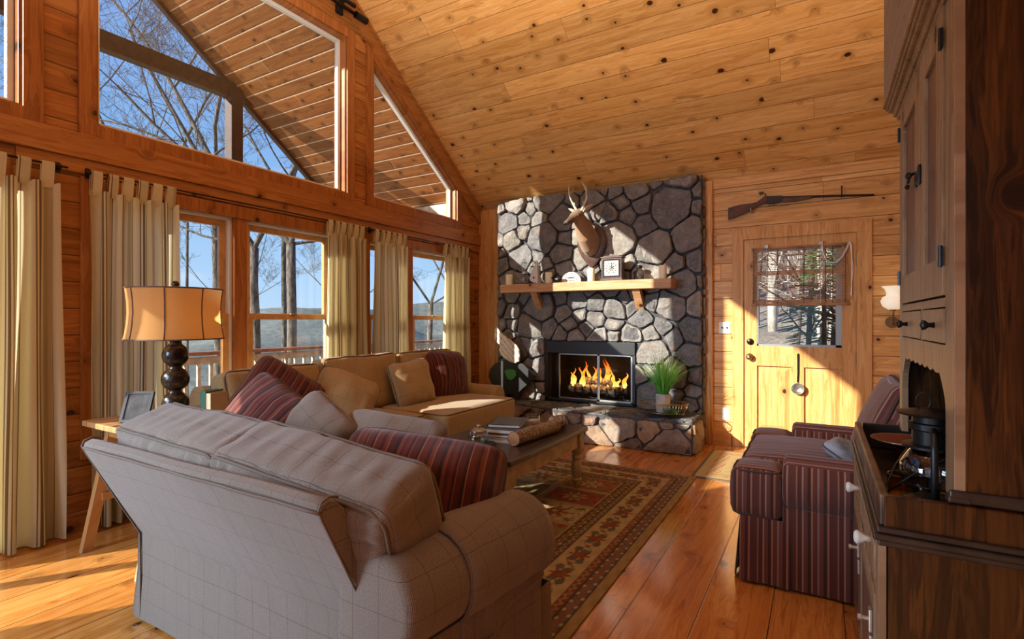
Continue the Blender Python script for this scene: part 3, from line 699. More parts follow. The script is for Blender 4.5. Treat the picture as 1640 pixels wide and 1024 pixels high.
mb.tube([(-2.52,YF-.0,FZ0+.065),(-1.82,YF-.0,FZ0+.065)],.009,6); mb.tube([(-2.52,YF+.18,FZ0+.065),(-1.82,YF+.18,FZ0+.065)],.009,6)
build(mb,'bars','iron',gr)
for sx in (-2.48,-1.86):
    for sy in (YF-.0,YF+.18): build(MB().tube([(sx,sy,FZ0+.012),(sx,sy,FZ0+.065)],.009,6),'leg','iron',gr)
for i,(p,q,r,lab) in enumerate((((-2.5,YF+.02,FZ0+.125),(-1.9,YF+.00,FZ0+.125),.048,'charred split log lying at the front of the grate'),((-2.45,YF+.13,FZ0+.13),(-1.85,YF+.15,FZ0+.13),.05,'charred split log lying at the back of the grate'),((-2.38,YF+.10,FZ0+.215),(-2.0,YF+.02,FZ0+.21),.042,'short glowing log stacked on top of the two grate logs'))):
    P,Q=Vector(p),Vector(q); m=MB().tube([P.lerp(Q,j/8)+Vector((0,noise.noise(Vector((j,i,0)))*.01,noise.noise(Vector((j,i,5)))*.01)) for j in range(9)],[r*(1+.15*noise.noise(Vector((j*2,i,9)))) for j in range(9)],12)
    tag(build(m,'firewood_log','ember',smooth=True,ang=50),lab,'log','logs burning in the fireplace')
mb=MB(); rng=random.Random(3)
for k in range(17):
    x=-2.47+.036*k+rng.uniform(-.02,.02); y=YF+.06+rng.uniform(-.06,.08); h=rng.uniform(.14,.30)*(1.15 if 3<k<12 else .8); r=rng.uniform(.022,.042); a=rng.uniform(0,6)
    pts=[(x+.022*math.sin(a+j*.8)*j/5,y+.01*math.cos(a+j),FZ0+.14+h*j/9) for j in range(10)]
    rr=[r*v for v in (.5,.9,1.,.95,.8,.66,.5,.33,.17,.03)]
    mb.tube(pts,rr,10,flat=.6)
f_=build(mb,'fire','flame',smooth=True); tag(f_,'orange and yellow flames rising from the logs','fire',kind='stuff')
pl=bpy.data.lights.new('fire_glow','POINT'); pl.energy=6; pl.color=(1,.45,.12); pl.shadow_soft_size=.08; o=bpy.data.objects.new('fire_glow',pl); o.location=(-2.15,YF-.03,FZ0+.35); col.objects.link(o)

# mantel
MY=5.17
mt=empty('mantel_shelf',(-2.25,YS,1.56),'rough sawn timber mantel shelf on two slanted brackets against the stones','mantel')
build(MB().box((-3.22,MY,1.555),(-1.255,YS-.0,1.65),.006),'shelf','mantel',mt)
for x in (-2.80,-1.62):
    mb=MB(); 
    P=[(MY+.03,1.556),(MY+.11,1.556),(YS-.0,1.40),(YS-.0,1.32),(YS-.03,1.32)]
    vs=[(x+d,p[0],p[1]) for d in(-.04,.04) for p in P]; k=len(P)
    mb.add(vs,[tuple(range(k)),tuple(range(k,2*k))]+[(i,(i+1)%k,k+(i+1)%k,k+i) for i in range(k)]); build(mb,'bracket','mantel',mt)

# ================================================================== cushions
def rbox(h,r,puff=0.,ax=2,n=16,amp=0.,seed=0.,crease=0.):
    # rounded box in local coordinates, half sizes h; puff swells along axis ax
    bm=bmesh.new(); vs={}; H=h
    mb=MB(); idx={}
    def key(p): return tuple(round(c*1000) for c in p)
    N=n
    for a in range(3):
        for s in(-1,1):
            b,c=(a+1)%3,(a+2)%3
            grid=[]
            for i in range(N+1):
                row=[]
                for j in range(N+1):
                    p=[0,0,0]; p[a]=s
                    # cosine spacing for tight corners
                    p[b]=math.sin((i/N-.5)*PI)*.35+(2*i/N-1)*.65; p[c]=math.sin((j/N-.5)*PI)*.35+(2*j/N-1)*.65
                    k=key(p)
                    if k not in idx:
                        idx[k]=len(mb.v); v=[p[q]*H[q] for q in range(3)]
                        qv=[max(-(H[q]-r),min(H[q]-r,v[q])) for q in range(3)]
                        d=Vector([v[q]-qv[q] for q in range(3)]); d=d.normalized()*r if d.length>1e-9 else d
                        w=Vector(qv)+d
                        o=[q for q in range(3) if q!=ax]
                        u1,u2=p[o[0]],p[o[1]]
                        w[ax]+= (p[ax])*puff*max(0,(1-u1*u1))**.6*max(0,(1-u2*u2))**.6
                        e=puff*.35*(1-p[ax]**2)
                        w[o[0]]+=math.copysign(1,u1)*e*abs(u1)**3*(1-u2*u2); w[o[1]]+=math.copysign(1,u2)*e*abs(u2)**3*(1-u1*u1)
                        if crease:
                            e1_,e2_=abs(u1),abs(u2); along=w[o[1]] if e1_>e2_ else w[o[0]]; ed=max(e1_,e2_)
                            ph_=noise.noise(Vector((w[o[0]]*7+seed,w[o[1]]*7,seed)))*2.5
                            near_=max(0,1-abs(ed-.86)/.3)*abs(p[ax])
                            cr_=max(0,noise.noise(Vector((along*9,seed*3,ed*2)))+.35)
                            w[ax]-=p[ax]*crease*near_*cr_*(.5+.5*math.sin(along*95+ph_*2))
                            mid=max(0,1-abs(p[ax])*1.2); w[o[0]]-=math.copysign(crease*.5,u1)*mid*(.5+.5*math.sin(w[o[1]]*70+ph_)) if e1_>.9 else 0
                            w[o[1]]-=math.copysign(crease*.5,u2)*mid*(.5+.5*math.sin(w[o[0]]*70+ph_)) if e2_>.9 else 0
                        if amp:
                            nn=noise.noise(w*6+Vector((seed,0,0)))+.5*noise.noise(w*15+Vector((0,seed,0)))
                            w=w+Vector(w).normalized()*amp*nn
                        mb.v.append(tuple(w))
                    row.append(idx[k])
                grid.append(row)
            for i in range(N):
                for j in range(N): mb.f.append((grid[i][j],grid[i+1][j],grid[i+1][j+1],grid[i][j+1]))
    return mb
def rrect(hx,hy,r,n=6):
    pts=[]
    for cx,cy,a0 in((hx-r,hy-r,0),(-hx+r,hy-r,90),(-hx+r,-hy+r,180),(hx-r,-hy+r,270)):
        for j in range(n+1):
            a=R(a0+90*j/n); pts.append((cx+r*math.cos(a),cy+r*math.sin(a)))
    return pts
def cushion(parent,name,centre,h,r,puff,ax,rot=(0,0,0),mat='weave',amp=.006,seed=0.,pipe='pipe',pr=.0055,top='xy',n=18,label=None,crease=0.):
    o=build(rbox(h,r,puff,ax,n,amp,seed,crease),name,mat,None,smooth=True,uv=top,recentre=False)
    o.parent=parent
    T=Matrix.Translation(centre)@Euler(rot).to_matrix().to_4x4()
    if parent is not None: T=parent_world(parent).inverted()@T
    o.matrix_basis=T
    if pipe:
        a,b=[q for q in range(3) if q!=ax]
        for s in(-1,1):
            pts=[]
            for (x,y) in rrect(h[a]-r*.25,h[b]-r*.25,max(r,.03)*1.1,5):
                # resample with swell
                v=[0,0,0]; v[a]=x; v[b]=y; v[ax]=s*(h[ax]-r*.25); pts.append(v)
            fine=[]
            for i in range(len(pts)):
                p,q=Vector(pts[i]),Vector(pts[(i+1)%len(pts)]); k=max(1,int((q-p).length/.04))
                for j in range(k):
                    w=p.lerp(q,j/k); u1,u2=w[a]/h[a],w[b]/h[b]
                    e=puff*.28
                    w[a]+=math.copysign(1,u1)*e*abs(u1)**3*max(0,1-u2*u2)*(.2); w[b]+=math.copysign(1,u2)*e*abs(u2)**3*max(0,1-u1*u1)*.2
                    w+=w.normalized()*(amp*(noise.noise(w*6+Vector((seed,0,0)))+.5*noise.noise(w*15+Vector((0,seed,0)))))
                    fine.append(w)
            pp=build(MB().tube(fine,pr,6,closed=True),'piping',pipe,None,smooth=True,recentre=False); pp.parent=o
    if label: o['label']=label
    return o
def pillow_mb(w,h,t,n=30,seed=0.,amp=.010,pinch=.05):
    t*=1.18
    mb=MB(); idx={}
    for s in(-1,1):
        g=[]
        for i in range(n+1):
            row=[]
            for j in range(n+1):
                u=math.sin((i/n-.5)*PI); v=math.sin((j/n-.5)*PI)
                edge=i in(0,n) or j in(0,n)
                cr=1-.13*(u*u*v*v)**2; x=w*u*(1-pinch*(1-v*v)*abs(u))*cr; y=h*v*(1-pinch*(1-u*u)*abs(v))*cr
                z=s*t*(max(0,1-abs(u)**2.4)*max(0,1-abs(v)**2.4))**.5
                k=(i,j,0 if edge else s)
                if k not in idx:
                    p=Vector((x,y,z)); 
                    q=noise.noise(p*7+Vector((seed,1,0)))*amp+noise.noise(p*17+Vector((seed,1,7)))*amp*.5
                    if not edge: p.z+=q*2*s
                    p.x+=q*.6; p.y+=noise.noise(p*6+Vector((seed,9,0)))*amp*.6
                    idx[k]=len(mb.v); mb.v.append(tuple(p))
                row.append(idx[k])
            g.append(row)
        for i in range(n):
            for j in range(n): mb.f.append((g[i][j],g[i+1][j],g[i+1][j+1],g[i][j+1]))
    rim=[]
    for i in range(n): rim.append(mb.v[idx[(i,0,0)]])
    for j in range(n): rim.append(mb.v[idx[(n,j,0)]])
    for i in range(n,0,-1): rim.append(mb.v[idx[(i,n,0)]])
    for j in range(n,0,-1): rim.append(mb.v[idx[(0,j,0)]])
    return mb,rim
def pillow(centre,w,h,t,rot,mat,label,group=None,pipe='pipe',seed=0.,fringe=False,pinch=.05):
    root=empty('throw_pillow',centre,label,'pillow',group,rot=tuple(R(a) for a in rot))
    mb,rim=pillow_mb(w,h,t,seed=seed,pinch=pinch)
    o=build(mb,'cover',mat,None,smooth=True,recentre=False); o.parent=root
    uv=o.data.uv_layers.new(name='UVMap')
    for lp in o.data.loops: uv.data[lp.index].uv=o.data.vertices[lp.vertex_index].co[:2]
    p=build(MB().tube(rim,.0055,6,closed=True),'piping',pipe,None,smooth=True,recentre=False); p.parent=root
    return root

# ================================================================== loveseat (back to the camera)
LS=empty('loveseat',(-1.65,1.35,0),'grey tan plaid loveseat in the foreground with its sloping back to the viewer','sofa')
def X_(a,b,s): return (s,a,b)
def Y_(a,b,s): return (a,s,b)
LX0,LX1=-2.385,-1.065
prof=[(1.062,.014),(1.066,.20),(1.064,.365),(1.00,.49),(.935,.625),(.880,.735),(.870,.758),(.876,.776),(.897,.784),(.922,.777),(.945,.757),(.975,.70),(1.01,.62),(1.05,.50),(1.10,.40),(1.12,.014)]
secs=[(LX0-.016,.02),(LX0-.012,.008),(LX0,.0)]+[(LX0+(LX1-LX0)*k/16,0) for k in range(1,16)]+[(LX1-.02,.0),(LX1-.004,.008),(LX1,.02)]
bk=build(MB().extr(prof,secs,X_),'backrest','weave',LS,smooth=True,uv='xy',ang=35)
for v in bk.data.vertices:
    w=1.35+v.co.y; z=v.co.z
    if z<.40: v.co.x+= (-.05 if v.co.x<-.60 else (.02 if v.co.x>.50 else 0))*(1-z/.40)
    v.co.y+=.004*math.sin(v.co.x*9+z*7)
build(MB().tube([(LX0+(LX1-LX0)*k/24,.866+.002*math.sin(k*1.3),.757) for k in range(25)],.0045,6),'piping','pipe',bk,smooth=True)
for x in (LX1-.003,LX0-.012):
    build(MB().tube([(x,a,b) for a,b in [(1.064,.02),(1.064,.20),(1.062,.365),(.998,.49),(.932,.625),(.876,.738),(.866,.762),(.875,.781),(.899,.789),(.926,.781)]],.0035,6),'piping','pipe',bk,smooth=True)
mb=MB(); mb.box((-2.32,1.12,.02),(-.87,1.70,.33),.02)
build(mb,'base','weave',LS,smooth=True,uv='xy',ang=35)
# skirt with kick pleats
mb=MB(); ring_pts=[(-2.34,1.12),(-2.34,1.72),(-.855,1.72),(-.855,1.08)]
for (a,b) in ((0,1),(1,2),(2,3)):
    p,q=ring_pts[a],ring_pts[b]; n=20
    for k in range(n):
        u0,u1=k/n,(k+1)/n; w0,w1=.004*math.sin(u0*25),.004*math.sin(u1*25)
        nx,ny=(q[1]-p[1]),-(q[0]-p[0]); L=math.hypot(nx,ny); nx/=-L; ny/=-L
        A=[(p[0]+(q[0]-p[0])*u+nx*o,p[1]+(q[1]-p[1])*u+ny*o,z) for u,o,z in((u0,w0+.012,.012),(u1,w1+.012,.012),(u1,.002,.28),(u0,.002,.28))]
        mb.add(A+[(x-nx*.006,y-ny*.006,z) for x,y,z in A],[(0,1,2,3),(7,6,5,4),(0,4,5,1),(3,2,6,7)])
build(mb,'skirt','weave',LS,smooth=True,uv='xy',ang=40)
def arm_prof(o,i,cx,cz,r,z0=.012):
    # o outer x, i inner x
    s=1 if o>cx else -1
    P=[(i,z0),(o-s*.03,z0),(o-s*.035,cz-r*.75)]
    for k in range(15):
        a=R(-50+k*(230/14)); P.append((cx+s*r*math.cos(a),cz+r*math.sin(a)))
    return P
def arm(parent,prof,s0,s1,fn,mat,step=.05,top='xy'):
    d=1 if s1>s0 else -1; n=max(3,int(abs(s1-s0)/step))
    secs=[(s0,.03),(s0+d*.004,.012),(s0+d*.02,.0)]+[(s0+d*.02+(s1-s0-d*.04)*k/n,.0) for k in range(1,n)]+[(s1-d*.02,.0),(s1-d*.004,.012),(s1,.03)]
    mb=MB().extr(prof,secs,fn)
    return build(mb,'arm',mat,parent,smooth=True,uv=top,ang=40)
AP=arm_prof(-.79,-1.06,-.925,.485,.138)
Ya=lambda a,b,s:(a-.085*max(0,(1.6-s))/.62,s,b)
a1=arm(LS,AP,.985,1.60,Ya,'weave')
build(MB().tube([(x,1.598,z) for x,z in [(p[0]*.985-.014,p[1]) for p in AP[2:]]],.006,6),'piping','pipe_d',a1,smooth=True)
APl=[(-3.24-p[0],p[1]) for p in AP]
arm(LS,APl,1.13,1.60,Y_,'weave')
# loose arm cover
cp=[(p[0]+(p[0]+.925)*.05,p[1]+(p[1]-.49)*.05) for p in AP[3:16]]
mb=MB(); n=14; rows=[]
for k in range(n+1):
    y=1.20+.405*k/n; row=[]
    drop=.03+.17*max(0,1-abs(k/n-.22)/.30)+.05*(1-k/n)
    for j,(x,z) in enumerate([(cp[0][0]+.002,cp[0][1]-drop),(cp[0][0]+.006,cp[0][1]-drop*.5)]+cp): row.append((x+.003*math.sin(k*1.3+j)-.085*max(0,(1.6-y))/.62,y-.02*(j==0),z))
    rows.append(row)
vs=[v for r_ in rows for v in r_]; m_=len(rows[0])
mb.add(vs,[(i*m_+j,i*m_+j+1,(i+1)*m_+j+1,(i+1)*m_+j) for i in range(n) for j in range(m_-1)])
ac=build(mb,'arm_cover','weave',LS,smooth=True,uv='xy')
sm=ac.modifiers.new('thickness','SOLIDIFY'); sm.thickness=.006; sm.offset=1
build(MB().tube(rows[0],.0045,6),'piping','pipe',ac,smooth=True)
cushion(LS,'seat_cushion',(-2.02,1.42,.42),(.37,.35,.09),.04,.02,2,seed=1)
cushion(LS,'seat_cushion',(-1.32,1.42,.42),(.34,.35,.09),.04,.02,2,seed=2)
cushion(LS,'seat_cushion',(-.955,1.665,.42),(.10,.075,.09),.035,.006,2,seed=2.5,n=8)
cushion(LS,'back_cushion',(-1.99,1.105,.675),(.37,.115,.20),.05,.035,1,rot=(R(21),R(1),R(-2)),seed=3,amp=.010,n=56,crease=.013)
cushion(LS,'back_cushion',(-1.34,1.12,.64),(.375,.12,.20),.05,.04,1,rot=(R(22),R(6),R(3)),seed=4,amp=.010,n=56,crease=.014)
pillow((-1.225,1.42,.625),.31,.21,.13,(66,7,25),'red','large dark red striped pillow leaning against the right arm of the near loveseat',pipe='pipe_d',seed=1.)
pillow((-1.66,1.72,.625),.27,.20,.085,(68,5,12),'weave','long grey tan pillow behind the large dark red striped one, only its upper edge showing',seed=2.)
pillow((-2.02,1.62,.68),.20,.19,.10,(66,24,-8),'weave','small plain taupe pillow standing with one corner up behind the near loveseat back',seed=3.)
pillow((-2.30,1.56,.715),.24,.22,.10,(66,30,10),'red','dark red striped pillow at the far left end of the near loveseat',pipe='pipe_d',seed=4.)

# ================================================================== long sofa under the windows
FS=empty('sofa',(-3.1,3.2,0),'long golden tan plaid sofa standing along the window wall facing the coffee table','sofa')
bx('base',(-3.58,1.92,.10),(-2.62,4.50,.30),'weave2',FS,.03,smooth=True,uv='xy',ang=40)
bx('skirt',(-3.56,1.94,.012),(-2.60,4.48,.14),'weave2',FS,.012,smooth=True,uv='xy',ang=40)
prof=[(-3.60,.05),(-3.62,.50),(-3.64,.74),(-3.60,.79),(-3.52,.80),(-3.46,.77),(-3.40,.50),(-3.36,.30),(-3.36,.05)]
build(MB().extr(prof,[(1.90,.02),(1.92,0)]+[(1.92+2.58*k/12,0) for k in range(1,12)]+[(4.50,0),(4.52,.02)],Y_),'backrest','weave2',FS,smooth=True,uv='xy',ang=40)
AF=arm_prof(4.58,4.34,4.46,.47,.11)
arm(FS,AF,-3.40,-2.78,X_,'weave2'); arm(FS,[(6.36-p[0],p[1]) for p in AF],-3.40,-2.78,X_,'weave2')
for (y0,y1,xf) in ((2.06,3.20,-2.66),(3.22,4.30,-2.50)):
    cushion(FS,'seat_cushion',((-3.40+xf)/2,(y0+y1)/2,.40),((xf+3.40)/2,(y1-y0)/2,.10),.035,.025,2,mat='weave2',seed=y0)
for i,(y0,y1,zz) in enumerate(((1.93,2.68,.665),(2.70,3.52,.70),(3.54,4.34,.70))):
    cushion(FS,'back_cushion',(-3.33,(y0+y1)/2,zz),(.10,(y1-y0)/2,.235),.05,.035,0,rot=(0,R(-14),0),mat='weave2',seed=8+i,amp=.012,n=36,crease=.012)
pillow((-2.86,2.52,.66),.225,.225,.12,(70,22,50),'weave2','plump plain tan pillow leaning beside the bright rust striped one on the long sofa',seed=5.)
pillow((-3.07,3.48,.69),.225,.215,.09,(72,-6,82),'weave2','tan pillow with sun patches at the middle of the long sofa',seed=6.,pinch=.1)
pillow((-3.13,4.05,.70),.25,.245,.10,(76,2,80),'red','upright rust striped pillow at the fireplace end of the long sofa',pipe='pipe_d',seed=7.)
pillow((-2.98,2.10,.715),.25,.25,.11,(66,34,54),'red','bright rust striped pillow standing on its corner at the near end of the long sofa',pipe='pipe_d',seed=8.)

# ================================================================== armchair
AC=empty('armchair',(.05,3.25,0),'plum striped skirted armchair between the dark cabinet and the door','armchair')
bx('base',(-.30,2.72,.15),(.62,3.76,.30),'chair',AC,.02,smooth=True,uv='xy',ang=40)
mb=MB()
def skirt(mb,pts,z0,z1,amp=.006,th=.006,out=.02,pleat=True):
    for a,b in zip(pts,pts[1:]):
        L=math.hypot(b[0]-a[0],b[1]-a[1]); n=max(6,int(L/.03)); dx,dy=(b[0]-a[0])/L,(b[1]-a[1])/L; nx,ny=dy,-dx
        for k in range(n):
            u0,u1=k/n*L,(k+1)/n*L; o0,o1=out+amp*math.sin(u0*38),out+amp*math.sin(u1*38)
            A=[(a[0]+dx*u+nx*o,a[1]+dy*u+ny*o,z) for u,o,z in((u0,o0,z0),(u1,o1,z0),(u1,0,z1),(u0,0,z1))]
            mb.add(A+[(x-nx*th,y-ny*th,z) for x,y,z in A],[(0,1,2,3),(7,6,5,4),(0,4,5,1),(3,2,6,7)])
skirt(mb,[(.60,2.70),(-.11,2.70)][::-1],.015,.46,out=.018)
skirt(mb,[(-.33,3.78),(-.33,2.69)][::1],.015,.31,out=.025); skirt(mb,[(-.33,2.69),(-.12,2.69)],.015,.31,out=.02)
build(mb,'skirt','chair',AC,smooth=True,uv='xy',ang=40)
AA=arm_prof(2.655,2.90,2.785,.475,.13); AA=[(a,b) for a,b in AA]
arm(AC,AA,-.15,.55,X_,'chair',top='yx'); arm(AC,[(6.46-a,b) for a,b in AA],-.15,.55,X_,'chair',top='yx')
cushion(AC,'seat_cushion',(-.0,3.23,.42),(.36,.33,.115),.05,.03,2,mat='chair',seed=21,pipe='pipe_d',top='yx')
cushion(AC,'seat_cushion',(-.26,2.80,.42),(.115,.115,.115),.045,.012,2,mat='chair',seed=22,pipe='pipe_d',top='yx',n=10)
cushion(AC,'seat_cushion',(-.26,3.66,.42),(.115,.115,.115),.045,.012,2,mat='chair',seed=23,pipe='pipe_d',top='yx',n=10)
cushion(AC,'backrest',(.50,3.23,.60),(.10,.44,.34),.07,.03,0,rot=(0,R(18),0),mat='chair',seed=24,pipe='pipe_d')
cushion(AC,'back_cushion',(.33,3.23,.70),(.11,.33,.24),.07,.04,0,rot=(0,R(22),0),mat='chair',seed=25,pipe='pipe_d')
pillow((.12,3.06,.575),.12,.10,.045,(30,0,70),'bluepillow','small grey blue patterned cushion lying on the plum striped armchair seat',seed=9.)

# ================================================================== coffee table
CT=empty('coffee_table',(-1.82,3.04,0),'tan painted coffee table with dark plank top and turned legs on the patterned rug','table')
TX0,TX1,TY0,TY1,TZ=-2.18,-1.475,2.48,3.60,.45
bx('tabletop',(TX0,TY0,TZ-.03),(TX1,TY1,TZ),'table_top',CT,.006)
mb=MB(); i=.035
for a,b in (((TX0+i,TY0+i),(TX1-i,TY0+i+.02)),((TX0+i,TY1-i-.02),(TX1-i,TY1-i)),((TX0+i,TY0+i),(TX0+i+.02,TY1-i)),((TX1-i-.02,TY0+i),(TX1-i,TY1-i))): mb.box((a[0],a[1],TZ-.135),(b[0],b[1],TZ-.03))
build(mb,'apron','table_leg',CT)
for x in(TX0+.065,TX1-.065):
    for y in(TY0+.065,TY1-.065):
        mb=MB(); mb.box((x-.042,y-.042,TZ-.165),(x+.042,y+.042,TZ-.03),.004)
        mb.lathe([(.0,.008),(.012,.010),(.022,.035),(.036,.062),(.038,.075),(.024,.085),(.03,.095),(.038,.12),(.040,.16),(.034,.20),(.024,.215),(.036,.225),(.036,.24),(.026,.25),(.036,.262),(.038,.285)],(x,y,0),20)
        build(mb,'leg','table_leg',CT,smooth=True,ang=45)
dr=bx('drawer',(TX0+.13,TY0+i-.012,TZ-.125),(TX1-.13,TY0+i,TZ-.045),'table_leg',CT,.003)
build(MB().lathe([(.0,-.03),(.014,-.028),(.018,-.02),(.008,-.01),(.008,0)],((TX0+TX1)/2,TY0+i-.012,TZ-.085),14,'Y'),'knob','wax',dr,smooth=True)
def book(x,y,z,w,d,h,rz,cover,label,group):
    b=empty('book',(x,y,z),label,'book',group,rz=R(rz)); Mx=parent_world(b)
    pg=MB().box((-w/2+.004,-d/2+.005,.004),(w/2-.005,d/2-.005,h-.004),0,Mx)
    cv=MB().box((-w/2,-d/2,0),(w/2,d/2,.004),0,Mx).box((-w/2,-d/2,h-.004),(w/2,d/2,h),0,Mx).box((-w/2,-d/2,0),(-w/2+.005,d/2,h),0,Mx)
    build(cv,'cover',cover,b); tag(build(pg,'pages','paper',b),'off white page block'); return b
g='books stacked on the coffee table'
book(-1.80,2.98,TZ,.24,.31,.028,8,'book3','pale grey hardback, lowest in the stack on the coffee table',g)
book(-1.81,2.99,TZ+.0285,.23,.30,.024,14,'book1','black hardback in the middle of the coffee table stack',g)
book(-1.80,3.0,TZ+.053,.24,.30,.03,10,'book1','thick charcoal book second from the top of the coffee table stack',g)
book(-1.82,3.03,TZ+.0835,.22,.28,.022,18,'book1','dark matte book on the very top of the coffee table stack',g)
lg=empty('birch_log',(-1.60,3.02,TZ),'birch bark log lying along the right edge of the coffee table','log')
P,Q=Vector((-1.645,2.80,TZ+.046)),Vector((-1.60,3.30,TZ+.046))
build(MB().tube([P.lerp(Q,j/14) for j in range(15)],[.045*(1+.1*noise.noise(Vector((j*1.7,3,9)))) for j in range(15)],16,cap=False),'bark','logbark',lg,smooth=True)
mb=MB()
d=(Q-P).normalized(); mb.tube([P+d*.002,P+d*.01],.043,16); mb.tube([Q-d*.01,Q-d*.002],.043,16); tag(build(mb,'cut_end','mantel',lg),'pale cut log end')
l2=empty('birch_log',(-1.64,3.38,TZ),'short upright birch piece behind the long log on the coffee table','log')
build(MB().tube([(-1.66,3.36,TZ+.05),(-1.60,3.44,TZ+.055)],[.05,.048],14,cap=False),'bark','logbark',l2,smooth=True); mb=MB().tube([(-1.659,3.361,TZ+.05),(-1.6555,3.366,TZ+.05)],.047,14).tube([(-1.6045,3.434,TZ+.055),(-1.601,3.439,TZ+.055)],.045,14); build(mb,'cut_end','mantel',l2)
jar=empty('candy_jar',(-1.86,2.73,TZ),'low clear glass jar with a silver lid on a dark tray by the stacked books','jar')
build(MB().lathe([(.0,.005),(.05,.006),(.068,.03),(.066,.055),(.05,.075),(.046,.073),(.06,.054),(.061,.031),(.045,.012),(0,.011)],(-1.86,2.73,TZ+.008),24,cap=False),'glass_bowl','clear',jar,smooth=True)
build(MB().lathe([(.05,.076),(.05,.083),(.03,.095),(.008,.10),(.014,.11),(.01,.118),(0,.12)],(-1.86,2.73,TZ+.008),20),'lid','silver',jar,smooth=True,ang=50)
tag(build(MB().lathe([(0,0),(.105,0),(.11,.008),(.10,.008),(0,.005)],(-1.86,2.73,TZ),28),'serving_tray','iron',smooth=True,ang=40),'round black tray under the clear glass jar on the coffee table','tray')
j2=empty('candle_jar',(-1.80,3.35,TZ),'clear glass candle jar with a pale label behind the stack of books','candle')
build(MB().lathe([(.0,0),(.045,0),(.047,.005),(.047,.095),(.043,.095),(.043,.008),(0,.008)],(-1.80,3.35,TZ),24,cap=False),'glass_jar','clear',j2,smooth=True,ang=50)
build(MB().lathe([(0,.008),(.042,.008),(.042,.06),(0,.06)],(-1.80,3.35,TZ),20),'candle_wax','wax',j2,smooth=True,ang=50)
build(MB().lathe([(.0475,.02),(.048,.02),(.048,.06),(.0475,.06)],(-1.80,3.35,TZ),24,cap=False),'paper_band','book2',j2,smooth=True)

# ================================================================== side table, lamp, books, picture frame
ST=empty('side_table',(-3.08,1.56,0),'oak side table with splayed legs behind the left end of the near loveseat','side table')
bx('tabletop',(-3.46,1.25,.66),(-2.68,1.86,.69),'side_top',ST,.005)
bx('apron',(-3.36,1.33,.60),(-2.78,1.78,.66),'side_top',ST,.003)
for sx,x in((-1,-3.36),(1,-2.80)):
    for sy,y in((-1,1.36),(1,1.76)):
        p=(x,y,.66); q=(x+sx*.02,y+sy*.12-(.0),.0)
        m=MB(); vs=[(c[0]+a,c[1]+b,c[2]) for c in(p,q) for a,b in((-.02,-.025),(.02,-.025),(.02,.025),(-.02,.025))]
        m.add(vs,[(0,1,2,3),(7,6,5,4)]+[(i,(i+1)%4,4+(i+1)%4,4+i) for i in range(4)]); build(m,'leg','side_top',ST)
for x in(-3.37,-2.82): build(MB().box((x,1.30,.26),(x+.03,1.82,.30)),'stretcher','side_top',ST)
LX,LY=-3.02,1.51
TL=empty('table_lamp',(LX,LY,.69),'table lamp with dark stacked-ball base and lit amber linen shade by the window','lamp')
pr=[(0,0),(.075,0),(.078,.012),(.055,.02),(.03,.03)]
for z0,r in((.035,.066),(.165,.068),(.295,.064)):
    for k in range(1,12):
        a=PI*k/12; pr.append((max(.03,r*math.sin(a)**.8),z0+.062-.062*math.cos(a)))
pr+=[(.028,.425),(.03,.435),(.042,.445),(.022,.455),(.018,.50),(0,.50)]
build(MB().lathe(pr,(LX,LY,.69),32),'lamp_base','bronze',TL,smooth=True)
zs0,zs1=1.135,1.405
sp_=[(.232,0),(.226,.03),(.219,.08),(.215,.14),(.217,.20),(.222,.245),(.226,.27)]
build(MB().lathe(sp_,(LX,LY,zs0),48,cap=False),'lamp_shade','shade',TL,smooth=True)
mb=MB()
for z,r in((zs0,.232),(zs1,.226)): mb.tube([(LX+r*math.cos(a*PI/24),LY+r*math.sin(a*PI/24),z) for a in range(48)],.004,6,closed=True)
for k in range(8):
    a=R(k*45+6); m_=[]
    for r,z in sp_: m_.append((LX+(r+.001)*math.cos(a),LY+(r+.001)*math.sin(a),zs0+z))
    mb.tube(m_,.0035,6)
build(mb,'shade_ribbon','shadeband',TL,smooth=True)
mb=MB().lathe([(0,0),(.012,.0),(.016,.015),(.02,.022),(.012,.038),(0,.04)],(LX,LY,zs1+.005),16); mb.tube([(LX,LY,1.19),(LX,LY,zs1+.01)],.004,6)
for k in range(3):
    a=R(k*120); mb.tube([(LX,LY,zs1-.005),(LX+.225*math.cos(a),LY+.225*math.sin(a),zs1-.005)],.002,5)
build(mb,'finial_and_harp','bronze',TL,smooth=True)
tag(build(MB().lathe([(0,0),(.013,0),(.014,.02),(.03,.06),(.028,.085),(0,.11)],(LX,LY,1.20),16),'bulb','opal',TL,smooth=True),'lit frosted bulb')
b=bpy.data.lights.new('lamp_bulb_light','POINT'); b.energy=9; b.color=(1,.62,.30); b.shadow_soft_size=.03; o=bpy.data.objects.new('lamp_bulb_light',b); o.location=(LX,LY,1.26); o.parent=None; col.objects.link(o)
g='books standing beside the table lamp'
for k,(x,y,w,h,mt_,lb) in enumerate(((-2.83,1.60,.035,.17,'green','dark green upright book, closest to the table lamp'),(-2.79,1.605,.03,.16,'book2','tan upright book beside the green one near the table lamp'))):
    b=empty('book',(x,y,.69),lb,'book',g,rz=R(18)); Mx=parent_world(b)
    build(MB().box((-w/2,-.06,0),(-w/2+.004,.06,h),0,Mx).box((w/2-.004,-.06,0),(w/2,.06,h),0,Mx).box((-w/2,-.06,0),(w/2,-.055,h),0,Mx),'cover',mt_,b); build(MB().box((-w/2+.004,-.055,.003),(w/2-.004,.057,h-.004),0,Mx),'pages','paper',b)
pf=empty('picture_frame',(-3.14,1.36,.692),'small dark picture frame leaning back on the oak side table','picture frame',rot=(R(-24),0,R(38)))
Mx=parent_world(pf)
